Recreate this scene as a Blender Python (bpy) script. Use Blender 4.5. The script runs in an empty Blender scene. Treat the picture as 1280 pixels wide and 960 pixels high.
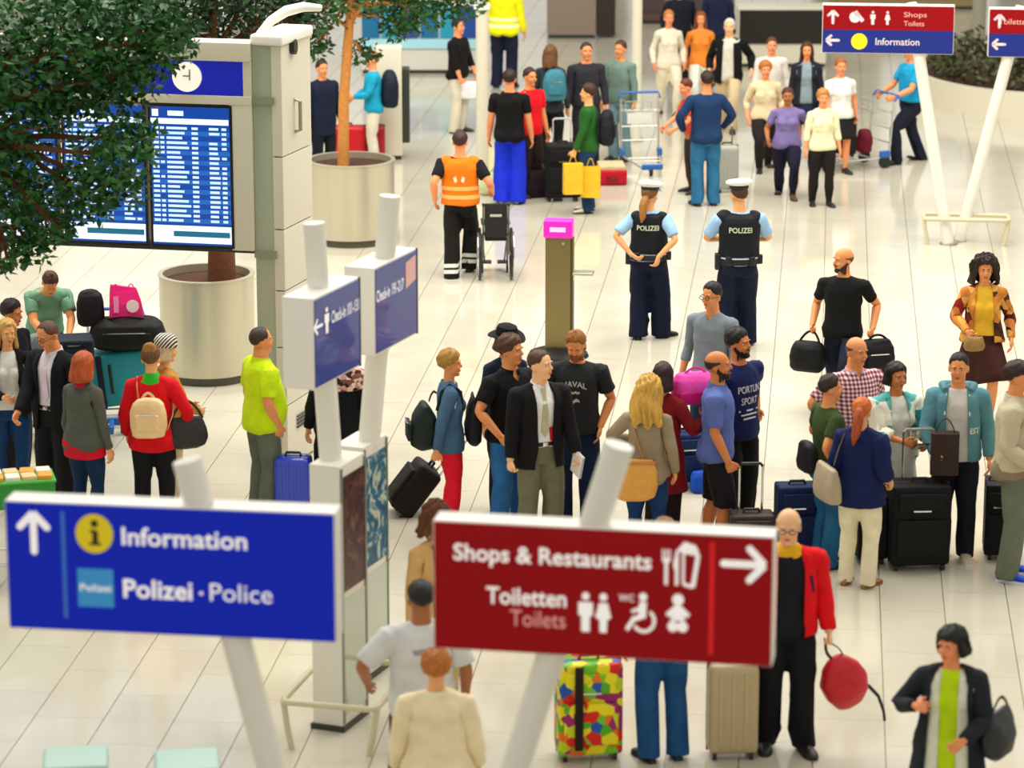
import bpy, bmesh, math, random
import numpy as np
from mathutils import Vector, Matrix, Quaternion
from mathutils.bvhtree import BVHTree

random.seed(7)
rng = np.random.default_rng(7)
SC = bpy.context.scene
COL = SC.collection

# ------------------------------------------------------------------ camera
CAM_H = 8.2
FPX = 4000.0                                   # focal length in pixels of a 1280 px wide frame
PITCH = math.atan(1017.0 / FPX)
cam_d = bpy.data.cameras.new('camera')
cam = bpy.data.objects.new('camera', cam_d)
COL.objects.link(cam)
cam.location = (0, 0, CAM_H)
cam.rotation_euler = (math.pi / 2 - PITCH, 0, 0)
cam_d.sensor_width = 36
cam_d.lens = FPX / 1280 * 36
cam_d.clip_start = 0.5
cam_d.clip_end = 500
cam_d.dof.use_dof = True
cam_d.dof.focus_distance = 31.0
cam_d.dof.aperture_fstop = 1.7
SC.camera = cam

# ------------------------------------------------------------------ daylight and lamps
world = bpy.data.worlds.new('hall_daylight')
SC.world = world
world.use_nodes = True
wb = world.node_tree.nodes['Background']
wb.inputs['Color'].default_value = (1.0, 0.968, 0.90, 1)
wb.inputs['Strength'].default_value = 0.60


def area(name, loc, sx, sy, power, col, rot=(0, 0, 0)):
    l = bpy.data.lights.new(name, 'AREA')
    l.shape = 'RECTANGLE'
    l.size, l.size_y = sx, sy
    l.energy = power
    l.color = col
    o = bpy.data.objects.new(name, l)
    o.location = loc
    o.rotation_euler = rot
    COL.objects.link(o)
    return o


area('roof_skylight', (0, 35, 13), 24, 18, 4700, (1, 0.962, 0.885))

SC.view_settings.view_transform = 'Standard'
SC.view_settings.look = 'None'
SC.view_settings.gamma = 1
SC.view_settings.use_curve_mapping = False
SC.view_settings.exposure = 0.3
SC.cycles.max_bounces = 6
SC.cycles.diffuse_bounces = 3
SC.cycles.use_denoising = True
# ------------------------------------------------------------------ where a photograph pixel meets the place
def ray(px, py):
    u = (px - 640) / FPX
    v = (py - 480) / FPX
    c, s = math.cos(PITCH), math.sin(PITCH)
    return Vector((u, c - v * s, -s - v * c))


def G(px, py, z=0.0):
    r = ray(px, py)
    return Vector((0, 0, CAM_H)) + r * ((z - CAM_H) / r.z)


def D(px, py, d):
    """point on the pixel's ray at ground distance d (y = d)"""
    r = ray(px, py)
    return Vector((0, 0, CAM_H)) + r * (d / r.y)


# ------------------------------------------------------------------ materials
MATS = {}


def srgb(c):
    if isinstance(c, str):
        c = [int(c[i:i + 2], 16) / 255 for i in (0, 2, 4)]
    return tuple((x / 12.92 if x <= 0.04045 else ((x + 0.055) / 1.055) ** 2.4) for x in c) + (1.0,)


def mat(name, col, rough=0.6, metal=0.0, emit=0.0, var=0.0, scale=30.0, bump=0.0, bscale=60.0, coat=0.0, sss=0.0, stretch=None, spec=0.5):
    key = (name, str(col), rough, metal, emit, var, scale, bump, bscale, coat, str(stretch))
    if key in MATS:
        return MATS[key]
    m = bpy.data.materials.new(name)
    m.use_nodes = True
    nt = m.node_tree
    b = nt.nodes['Principled BSDF']
    c = srgb(col)
    b.inputs['Base Color'].default_value = c
    b.inputs['Roughness'].default_value = rough
    b.inputs['Metallic'].default_value = metal
    b.inputs['Specular IOR Level'].default_value = spec
    b.inputs['Coat Weight'].default_value = coat
    if sss:
        b.inputs['Subsurface Weight'].default_value = sss
        b.inputs['Subsurface Radius'].default_value = (0.02, 0.008, 0.004)
    if emit:
        b.inputs['Emission Color'].default_value = c
        b.inputs['Emission Strength'].default_value = emit
    tc = None
    if var or bump:
        tc = nt.nodes.new('ShaderNodeTexCoord')
        vec = tc.outputs['Object']
        if stretch:
            mp = nt.nodes.new('ShaderNodeMapping')
            mp.inputs['Scale'].default_value = stretch
            nt.links.new(vec, mp.inputs['Vector'])
            vec = mp.outputs['Vector']
    if var:
        n = nt.nodes.new('ShaderNodeTexNoise')
        n.inputs['Scale'].default_value = scale
        n.inputs['Detail'].default_value = 4
        nt.links.new(vec, n.inputs['Vector'])
        mx = nt.nodes.new('ShaderNodeMix')
        mx.data_type = 'RGBA'
        mx.inputs[6].default_value = tuple(max(0, x * (1 - var)) for x in c[:3]) + (1,)
        mx.inputs[7].default_value = tuple(min(1, x * (1 + var)) for x in c[:3]) + (1,)
        nt.links.new(n.outputs['Fac'], mx.inputs[0])
        nt.links.new(mx.outputs[2], b.inputs['Base Color'])
    if bump:
        n2 = nt.nodes.new('ShaderNodeTexNoise')
        n2.inputs['Scale'].default_value = bscale
        n2.inputs['Detail'].default_value = 3
        nt.links.new(vec, n2.inputs['Vector'])
        bp = nt.nodes.new('ShaderNodeBump')
        bp.inputs['Strength'].default_value = bump
        bp.inputs['Distance'].default_value = 0.01
        nt.links.new(n2.outputs['Fac'], bp.inputs['Height'])
        nt.links.new(bp.outputs['Normal'], b.inputs['Normal'])
    MATS[key] = m
    return m


def cloth(col, rough=0.85, name='cloth', var=0.24):
    return mat(name, col, rough, var=var, scale=9.0, bump=0.9, bscale=14.0, spec=0.25)


def denim(col):
    return mat('denim', col, 0.85, var=0.6, scale=5.0, bump=1.0, bscale=14.0, spec=0.2)  # mottling made strong so the colour also carries highlights on the folds


def skin(col):
    return mat('skin', col, 0.5, var=0.1, scale=14, sss=0.0, spec=0.35)


def hairmat(col):
    return mat('hair', col, 0.5, var=0.55, scale=26, bump=0.6, bscale=50, stretch=(2.4, 2.4, 0.5), spec=0.4)


def leather(col, rough=0.45):
    return mat('leather', col, rough, var=0.15, scale=18, bump=0.2, bscale=80)


def attr_mat(name, build, rough=0.85):
    """material whose pattern follows the garment's own rest position"""
    m = bpy.data.materials.new(name)
    m.use_nodes = True
    nt = m.node_tree
    b = nt.nodes['Principled BSDF']
    b.inputs['Roughness'].default_value = rough
    b.inputs['Specular IOR Level'].default_value = 0.25
    a = nt.nodes.new('ShaderNodeAttribute')
    a.attribute_name = 'rest'
    build(nt, a.outputs['Vector'], b)
    return m


def ramp(nt, fac, stops, interp='LINEAR'):
    r = nt.nodes.new('ShaderNodeValToRGB')
    r.color_ramp.interpolation = interp
    els = r.color_ramp.elements
    while len(els) < len(stops):
        els.new(0.5)
    for e, (p, c) in zip(els, stops):
        e.position = p
        e.color = srgb(c)
    nt.links.new(fac, r.inputs['Fac'])
    return r.outputs['Color']


def patch_mat(name, cols, scale=9.0, rough=0.85, w=0.12):
    """blotches of several colours (voronoi cells)"""
    def build(nt, vec, b):
        v = nt.nodes.new('ShaderNodeTexVoronoi')
        v.inputs['Scale'].default_value = scale
        nt.links.new(vec, v.inputs['Vector'])
        sep = nt.nodes.new('ShaderNodeSeparateColor')
        nt.links.new(v.outputs['Color'], sep.inputs['Color'])
        st = [(i / len(cols), c) for i, c in enumerate(cols)]
        nt.links.new(ramp(nt, sep.outputs['Red'], st, 'CONSTANT'), b.inputs['Base Color'])
    return attr_mat(name, build, rough)


def plaid_mat(name, base, dark, light, sc=17.0):
    def build(nt, vec, b):
        outs = []
        for ax in ('X', 'Z'):
            w = nt.nodes.new('ShaderNodeTexWave')
            w.wave_type = 'BANDS'
            w.bands_direction = ax
            w.inputs['Scale'].default_value = sc
            nt.links.new(vec, w.inputs['Vector'])
            outs.append(w.outputs['Fac'])
        mth = nt.nodes.new('ShaderNodeMath')
        mth.operation = 'ADD'
        nt.links.new(outs[0], mth.inputs[0])
        nt.links.new(outs[1], mth.inputs[1])
        h = nt.nodes.new('ShaderNodeMath')
        h.operation = 'MULTIPLY'
        h.inputs[1].default_value = 0.5
        nt.links.new(mth.outputs[0], h.inputs[0])
        nt.links.new(ramp(nt, h.outputs[0], [(0.15, dark), (0.5, base), (0.85, light)]), b.inputs['Base Color'])
    return attr_mat(name, build)


def stripe_mat(name, a, c, sc=30.0, ax='Z'):
    def build(nt, vec, b):
        w = nt.nodes.new('ShaderNodeTexWave')
        w.bands_direction = ax
        w.inputs['Scale'].default_value = sc
        nt.links.new(vec, w.inputs['Vector'])
        nt.links.new(ramp(nt, w.outputs['Fac'], [(0.0, a), (0.5, c)], 'CONSTANT'), b.inputs['Base Color'])
    return attr_mat(name, build)


# ------------------------------------------------------------------ mesh kit
class MB:
    def __init__(s):
        s.v, s.f = [], []

    def add(s, vs, fs):
        o = len(s.v)
        s.v += [tuple(p) for p in vs]
        s.f += [tuple(i + o for i in f) for f in fs]
        return s

    def box(s, c, size, rz=0.0, rx=0.0, bev=0.0, M=None):
        hx, hy, hz = [q / 2 for q in size]
        R = Matrix.Rotation(rz, 3, 'Z') @ Matrix.Rotation(rx, 3, 'X') if M is None else M
        if bev <= 0:
            vs = [(x, y, z) for x in (-hx, hx) for y in (-hy, hy) for z in (-hz, hz)]
            fs = [(0, 1, 3, 2), (4, 6, 7, 5), (0, 4, 5, 1), (2, 3, 7, 6), (0, 2, 6, 4), (1, 5, 7, 3)]
        else:
            bm = bmesh.new()
            bmesh.ops.create_cube(bm, size=1.0)
            for v in bm.verts:
                v.co = Vector((v.co.x * size[0], v.co.y * size[1], v.co.z * size[2]))
            bmesh.ops.bevel(bm, geom=bm.edges[:], offset=bev, segments=3, profile=0.6, affect='EDGES', clamp_overlap=True)
            bm.verts.index_update()
            vs = [v.co.copy() for v in bm.verts]
            fs = [[v.index for v in f.verts] for f in bm.faces]
            bm.free()
        cc = Vector(c)
        return s.add([cc + R @ Vector(p) for p in vs], fs)

    def loft(s, rings, cap=True, closed=True):
        """rings: equal-length lists of points"""
        n = len(rings[0])
        o = len(s.v)
        for r in rings:
            s.v += [tuple(p) for p in r]
        for k in range(len(rings) - 1):
            for i in range(n if closed else n - 1):
                j = (i + 1) % n
                s.f.append((o + k * n + i, o + k * n + j, o + (k + 1) * n + j, o + (k + 1) * n + i))
        if cap and closed:
            s.f.append(tuple(o + i for i in reversed(range(n))))
            s.f.append(tuple(o + (len(rings) - 1) * n + i for i in range(n)))
        return s

    def tube(s, pts, radii, n=10, cap=True, flat=1.0, up=None):
        pts = [Vector(p) for p in pts]
        if not hasattr(radii, '__len__'):
            radii = [radii] * len(pts)
        rings = []
        prev = None
        for i, p in enumerate(pts):
            a = pts[max(0, i - 1)]
            b = pts[min(len(pts) - 1, i + 1)]
            t = (b - a).normalized()
            if prev is None:
                ref = Vector(up) if up else (Vector((0, 0, 1)) if abs(t.z) < 0.9 else Vector((0, 1, 0)))
                u = (ref - t * ref.dot(t)).normalized()
            else:
                u = (prev - t * prev.dot(t)).normalized()
            prev = u
            w = t.cross(u)
            r = radii[i]
            rings.append([p + u * (r * math.cos(2 * math.pi * k / n)) + w * (r * flat * math.sin(2 * math.pi * k / n)) for k in range(n)])
        return s.loft(rings, cap)

    def cyl(s, p0, p1, r0, r1=None, n=20):
        return s.tube([p0, p1], [r0, r0 if r1 is None else r1], n)

    def ell(s, c, r, nu=14, nv=9, M=None):
        vs, fs = [], []
        c = Vector(c)
        for j in range(1, nv):
            th = math.pi * j / nv
            for i in range(nu):
                ph = 2 * math.pi * i / nu
                p = Vector((r[0] * math.sin(th) * math.cos(ph), r[1] * math.sin(th) * math.sin(ph), r[2] * math.cos(th)))
                vs.append(c + (M @ p if M else p))
        for j in range(nv - 2):
            for i in range(nu):
                k = (i + 1) % nu
                fs.append((j * nu + i, (j + 1) * nu + i, (j + 1) * nu + k, j * nu + k))
        top = len(vs)
        p = Vector((0, 0, r[2]))
        vs.append(c + (M @ p if M else p))
        vs.append(c - (M @ p if M else p))
        for i in range(nu):
            k = (i + 1) % nu
            fs.append((top, i, k))
            fs.append((top + 1, (nv - 2) * nu + k, (nv - 2) * nu + i))
        return s.add(vs, fs)

    def prism(s, poly, a, b, fn):
        """polygon of 2D points swept from depth a to b; fn(u, v, d) -> point"""
        n = len(poly)
        vs = [fn(u, v, a) for u, v in poly] + [fn(u, v, b) for u, v in poly]
        fs = [tuple(range(n)), tuple(reversed(range(n, 2 * n)))]
        fs += [(i, i + n, (i + 1) % n + n, (i + 1) % n) for i in range(n)]
        return s.add(vs, fs)

    def build(s, name, m, parent=None, smooth=True, loc=None, rz=None):
        return mesh_obj(name, s.v, s.f, m, parent, smooth, loc, rz)


def mesh_obj(name, V, F, m, parent=None, smooth=True, loc=None, rz=None, rest=None, sharp=True):
    me = bpy.data.meshes.new(name)
    me.from_pydata([tuple(map(float, p)) for p in V], [], [tuple(map(int, f)) for f in F])
    if smooth:
        me.polygons.foreach_set('use_smooth', [True] * len(me.polygons))
        if sharp:
            me.set_sharp_from_angle(angle=math.radians(42))
    if rest is not None:
        at = me.attributes.new('rest', 'FLOAT_VECTOR', 'POINT')
        at.data.foreach_set('vector', np.asarray(rest, dtype=np.float32).ravel())
    ms = m if isinstance(m, (list, tuple)) else [m]
    for q in ms:
        me.materials.append(q)
    me.update()
    o = bpy.data.objects.new(name, me)
    COL.objects.link(o)
    if parent is not None:
        o.parent = parent
    if loc is not None:
        o.location = loc
    if rz is not None:
        o.rotation_euler = (0, 0, rz)
    return o


def thing(name, label, cat, loc=(0, 0, 0), rz=0.0, group=None):
    o = bpy.data.objects.new(name, None)
    o.empty_display_size = 0.1
    COL.objects.link(o)
    o.location = loc
    o.rotation_euler = (0, 0, rz)
    tag(o, label, cat, group)
    return o


def tag(o, label=None, cat=None, group=None, kind=None):
    for k, v in (('label', label), ('category', cat), ('group', group), ('kind', kind)):
        if v:
            o[k] = v
    return o


def text_mesh(body, size, bold=0.0, align='LEFT', depth=0.0):
    """lettering as plain mesh data in the XY plane: verts, faces"""
    cu = bpy.data.curves.new('lettering', 'FONT')
    cu.body = body
    cu.size = size
    cu.align_x = align
    cu.offset = bold * size
    cu.extrude = depth
    cu.resolution_u = 3
    o = bpy.data.objects.new('lettering', cu)
    COL.objects.link(o)
    dg = bpy.context.evaluated_depsgraph_get()
    me = bpy.data.meshes.new_from_object(o.evaluated_get(dg))
    V = np.empty(len(me.vertices) * 3)
    me.vertices.foreach_get('co', V)
    F = [tuple(p.vertices) for p in me.polygons]
    bpy.data.objects.remove(o)
    bpy.data.curves.remove(cu)
    bpy.data.meshes.remove(me)
    return V.reshape(-1, 3), F


def lettering(name, body, size, fn, m, parent, bold=0.0, align='LEFT', depth=0.002, wscale=1.0):
    V, F = text_mesh(body, size, bold, align, depth)
    return mesh_obj(name, [fn(p[0] * wscale, p[1], p[2]) for p in V], F, m, parent, smooth=False)


def remesh(V, F, voxel, smooth=3, tris=None, extra=None, fac=0.5):
    me = bpy.data.meshes.new('work')
    me.from_pydata([tuple(map(float, p)) for p in V], [], F)
    bm = bmesh.new()
    bm.from_mesh(me)
    bmesh.ops.recalc_face_normals(bm, faces=bm.faces[:])
    bm.to_mesh(me)
    bm.free()
    o = bpy.data.objects.new('work', me)
    COL.objects.link(o)
    md = o.modifiers.new('r', 'REMESH')
    md.mode = 'VOXEL'
    md.voxel_size = voxel
    if smooth:
        sm = o.modifiers.new('s', 'SMOOTH')
        sm.factor = fac
        sm.iterations = smooth
    dg = bpy.context.evaluated_depsgraph_get()
    me2 = bpy.data.meshes.new_from_object(o.evaluated_get(dg))
    bpy.data.objects.remove(o)
    bpy.data.meshes.remove(me)
    if extra:
        extra(me2)
    return me2 if tris is None else decimate(me2, tris)


def decimate(me, tris, solid=0.0):
    o = bpy.data.objects.new('work', me)
    COL.objects.link(o)
    n = sum(len(p.vertices) - 2 for p in me.polygons)
    if n > tris:
        d = o.modifiers.new('d', 'DECIMATE')
        d.ratio = tris / n
    if solid:
        s = o.modifiers.new('so', 'SOLIDIFY')
        s.thickness = solid
        s.offset = -1
    dg = bpy.context.evaluated_depsgraph_get()
    me2 = bpy.data.meshes.new_from_object(o.evaluated_get(dg))
    bpy.data.objects.remove(o)
    bpy.data.meshes.remove(me)
    return me2


def arrays(me):
    V = np.empty(len(me.vertices) * 3)
    me.vertices.foreach_get('co', V)
    F = [tuple(p.vertices) for p in me.polygons]
    bpy.data.meshes.remove(me)
    return V.reshape(-1, 3), F
# ------------------------------------------------------------------ people: one rest body per build, posed by smooth skinning
def sstep(x, a, b):
    t = np.clip((x - a) / (b - a), 0, 1)
    return t * t * (3 - 2 * t)


BUILDS = {
    #      z      half width, half depth, centre y
    'm': dict(sh=0.182, torso=[(.84, .150, .100, .018), (.90, .172, .116, .016), (.97, .168, .112, .010), (1.06, .152, .100, .004), (1.16, .154, .102, .004),
                               (1.27, .172, .113, .006), (1.36, .178, .112, .008), (1.43, .150, .088, .012), (1.475, .085, .066, .014), (1.52, .058, .060, .012), (1.60, .056, .060, .004)],
              leg=[.094, .086, .060, .056, .060, .037], arm=[.062, .052, .041, .043, .029], belly=0, bust=0),
    'f': dict(sh=0.160, torso=[(.84, .160, .106, .020), (.90, .182, .120, .020), (.97, .172, .112, .014), (1.06, .140, .092, .006), (1.13, .130, .086, .004),
                               (1.25, .146, .096, .004), (1.35, .154, .096, .006), (1.42, .132, .080, .010), (1.47, .075, .058, .012), (1.52, .049, .051, .010), (1.60, .048, .052, .004)],
              leg=[.094, .086, .056, .052, .055, .033], arm=[.052, .044, .036, .037, .025], belly=0, bust=.055),
    'h': dict(sh=0.190, torso=[(.84, .165, .115, .015), (.90, .190, .135, .010), (.97, .196, .150, -.008), (1.06, .190, .158, -.022), (1.16, .186, .150, -.018),
                               (1.27, .190, .132, -.004), (1.36, .190, .122, .006), (1.43, .160, .096, .012), (1.475, .092, .074, .014), (1.52, .066, .068, .012), (1.60, .064, .068, .004)],
              leg=[.104, .094, .066, .062, .066, .041], arm=[.068, .058, .046, .048, .032], belly=0, bust=0),
}
Z_HIP, Z_KNEE, Z_ANK = 0.92, 0.50, 0.085
L_UA, L_FA = 0.285, 0.255
DIRA = {1: np.array([.7071, 0, -.7071]), -1: np.array([-.7071, 0, -.7071])}


def joints(B):
    J = {}
    for s in (1, -1):
        S = np.array([s * B['sh'], .012, 1.415])
        J['S', s] = S
        J['E', s] = S + DIRA[s] * L_UA
        J['W', s] = S + DIRA[s] * (L_UA + L_FA)
        J['H', s] = np.array([s * .093, .008, Z_HIP])
        J['K', s] = np.array([s * .098, .000, Z_KNEE])
        J['A', s] = np.array([s * .102, .022, Z_ANK])
    return J


def ering(z, hw, hd, cy, n=24, p=2.3, cx=0.0):
    out = []
    for k in range(n):
        a = 2 * math.pi * k / n
        c, s = math.cos(a), math.sin(a)
        out.append((cx + hw * math.copysign(abs(c) ** (2 / p), c), cy + hd * math.copysign(abs(s) ** (2 / p), s), z))
    return out


def prof(B, z, ease=0.0):
    T = np.array(B['torso'])
    return [float(np.interp(z, T[:, 0], T[:, i])) + (ease if i < 3 else 0) for i in (1, 2, 3)]


CACHE = {}


def body_template(kind):
    key = ('body', kind)
    if key in CACHE:
        return CACHE[key]
    B = BUILDS[kind]
    J = joints(B)
    mb = MB()
    mb.loft([ering(*r) for r in B['torso']])
    for s in (1, -1):
        H, K, A = J['H', s], J['K', s], J['A', s]
        lr = B['leg']
        mb.tube([H + (0, 0, .03), H * .6 + K * .4, K, K * .82 + A * .18, K * .66 + A * .34 + (0, .012, 0), A + (0, 0, .02), A - (0, 0, .03)],
                [lr[0] * .80, lr[1], lr[2], lr[3], lr[4], lr[5], lr[5] * 1.05], 16)
        mb.ell((s * .085, .075, .90), (.085, .068, .085))
        mb.tube([A + (0, .035, -.045), A + (0, -.03, -.05), A + (s * .008, -.10, -.058), A + (s * .012, -.165, -.066)], [.034, .036, .038, .022], 12, flat=.75)
        S, E, W, d = J['S', s], J['E', s], J['W', s], DIRA[s]
        ar = B['arm']
        mb.ell(S + (0, 0, -.008), (ar[0] * .95, ar[0] * .95, ar[0] * .9))
        mb.tube([(s * .035, .014, 1.462), (s * .10, .014, 1.442), S + (-s * .02, 0, -.004)], [.048, .042, ar[0] * .84], 12)
        mb.tube([S + d * .0, S + d * .10, E, E + d * .06, W, W + d * .02], [ar[0] * .95, ar[1], ar[2], ar[3], ar[4], ar[4]], 14)
        # hand: palm faces the thigh, thumb to the front
        n = np.array([-s * .7071, 0, -.7071])
        fr = np.array([0, -1.0, 0])
        MM = Matrix((fr, n, d)).transposed()
        mb.ell(W + d * .055, (.041, .018, .056), M=MM)
        for q, (off, ln) in enumerate(((.033, .068), (.011, .078), (-.011, .072), (-.032, .056))):
            b = W + d * .088 + fr * off
            f2 = d + fr * off * 2.2
            f2 = f2 / np.linalg.norm(f2)
            m1 = b + f2 * ln * .5 + n * .004
            m2 = b + f2 * ln + n * .014
            mb.tube([b - d * .02, m1, m2], [.0098, .0094, .0082], 8)
            mb.ell(m2, (.0082,) * 3, 8, 6)
        t0 = W + d * .03 + fr * .028
        t1 = t0 + d * .028 + fr * .028 + n * .008
        t2 = t1 + d * .034 + fr * .008 + n * .006
        mb.tube([t0, t1, t2], [.014, .0115, .009], 8)
        mb.ell(t2, (.009,) * 3, 8, 6)
    if B['bust']:
        for s in (1, -1):
            mb.ell((s * .068, -.072, 1.275), (.062, B['bust'], .062))
    # head
    fw = .95 if kind == 'f' else (1.06 if kind == 'h' else 1.0)
    mb.ell((0, .014, 1.688), (.078 * fw, .098, .092), 22, 14)
    mb.ell((0, -.020, 1.628), (.063 * fw, .070, .086), 20, 12)
    mb.ell((0, -.062, 1.562), (.030 * fw, .028, .022))
    mb.ell((0, -.010, 1.590), (.056 * fw, .056, .040))
    for s in (1, -1):
        mb.ell((s * .074 * fw, .014, 1.645), (.011, .020, .032), M=Matrix.Rotation(s * -.35, 3, 'Z'))
        mb.ell((s * .036, -.070, 1.630), (.020, .018, .020))
        mb.ell((s * .028, -.078, 1.688), (.026, .012, .008))
    mb.tube([(0, -.082, 1.680), (0, -.090, 1.660), (0, -.101, 1.641), (0, -.095, 1.631)], [.008, .010, .014, .012], 10)
    mb.ell((0, -.086, 1.600), (.022, .011, .011))
    V, F = arrays(remesh(mb.v, mb.f, .0058, 2, 9000))
    for s in (1, -1):                                   # eye sockets
        g = np.exp(-(((V[:, 0] - s * .031) / .015) ** 2 + ((V[:, 2] - 1.664) / .010) ** 2)) * (V[:, 1] < -.05) * (V[:, 2] > 1.6)
        V[:, 1] += g * .009
    g = np.exp(-((V[:, 0] / .026) ** 2 + ((V[:, 2] - 1.600) / .0035) ** 2)) * (V[:, 1] < -.05)
    V[:, 1] += g * .005
    bvh = BVHTree.FromPolygons([tuple(p) for p in V], F)
    r = dict(V=V, F=F, W=weights(V, B), bvh=bvh, B=B, J=J)
    CACHE[key] = r
    return r


BN = ['pelvis', 'chest', 'head', ('ua', 1), ('ua', -1), ('fa', 1), ('fa', -1), ('hand', 1), ('hand', -1), ('fin', 1), ('fin', -1),
      ('th', 1), ('th', -1), ('sh', 1), ('sh', -1), ('ft', 1), ('ft', -1), ('fin2', 1), ('fin2', -1)]
BI = {b: i for i, b in enumerate(BN)}


def weights(P, B, skirt=False, nofoot=False, nohand=False, noarm=False):
    P = np.asarray(P, float)
    J = joints(B)
    W = np.zeros((len(P), len(BN)))
    z = P[:, 2]
    wc = sstep(z, .98, 1.24)
    wh = sstep(z, 1.49, 1.575) * (np.abs(P[:, 0]) < .14)
    rem = np.ones(len(P))
    for s in (1, -1):
        d = DIRA[s]
        q = P - J['S', s]
        al = q @ d
        perp = np.linalg.norm(q - al[:, None] * d, axis=1)
        lim = .078 + .5 * np.clip(al - .14, 0, 1)
        wa = sstep(al, -.035, .085) * (1 - sstep(perp, lim, lim + .024)) * (P[:, 0] * s > 0) * (1 - wh)
        if noarm:
            wa = wa * 0
        we = sstep(al, L_UA - .04, L_UA + .04)
        ww = sstep(al, L_UA + L_FA - .02, L_UA + L_FA + .025)
        if nohand:
            ww = ww * 0
        h = al - (L_UA + L_FA)
        fr = -(q[:, 1])
        thumb = (fr > .040) & (h < .112)
        wf = sstep(h, .078, .100) * (~thumb)
        wf2 = sstep(h, .118, .130) * (~thumb)
        W[:, BI['ua', s]] = wa * (1 - we)
        W[:, BI['fa', s]] = wa * we * (1 - ww)
        W[:, BI['hand', s]] = wa * ww * (1 - wf)
        W[:, BI['fin', s]] = wa * ww * wf * (1 - wf2)
        W[:, BI['fin2', s]] = wa * ww * wf * wf2
        rem = rem - wa
    rem = np.clip(rem, 0, 1)
    W[:, BI['head']] = rem * wh
    rem = rem * (1 - wh)
    W[:, BI['chest']] = rem * wc
    rem = rem * (1 - wc)
    lw = (.13, .13) if skirt else (.035, .035)
    wl = 1 - sstep(z, .80, .955)
    sl = sstep(P[:, 0], -lw[0], lw[1])
    for s in (1, -1):
        w = rem * wl * (sl if s > 0 else 1 - sl)
        kn = 1 - sstep(z, Z_KNEE - .05, Z_KNEE + .05)
        an = (1 - sstep(z, .055, .11)) * (0 if nofoot else 1)
        W[:, BI['th', s]] = w * (1 - kn)
        W[:, BI['sh', s]] = w * kn * (1 - an)
        W[:, BI['ft', s]] = w * kn * an
    W[:, BI['pelvis']] = rem * (1 - wl)
    return W / np.maximum(W.sum(1, keepdims=True), 1e-9)


# ---- clothing shells in the rest pose
def folds(V, amp, seed=0):
    r = np.random.default_rng(seed)
    out = np.zeros(len(V))
    for k in range(7):
        f = r.normal(0, 1, 3) * np.array([16, 16, 26]) * (.6 + .25 * k)
        out += np.sin(V @ f + r.uniform(0, 6.28)) / (1 + .35 * k)
    return out * amp


def finish(me, B, tris, amp, seed, skirt=False, nofoot=False, nohand=True, solid=0.0, noarm=False):
    V, F = arrays(decimate(me, tris, solid))
    c = V.copy()
    N = normals(V, F)
    V = V + N * (folds(c, amp, seed) * 1.0)[:, None]
    return dict(V=V, F=F, W=weights(V, B, skirt, nofoot, nohand, noarm), bvh=BVHTree.FromPolygons([tuple(p) for p in V], F))


def normals(V, F):
    N = np.zeros_like(V)
    for f in F:
        a, b, c = V[f[0]], V[f[1]], V[f[2]]
        n = np.cross(b - a, c - a)
        for i in f:
            N[i] += n
    return N / np.maximum(np.linalg.norm(N, axis=1, keepdims=True), 1e-9)


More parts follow.
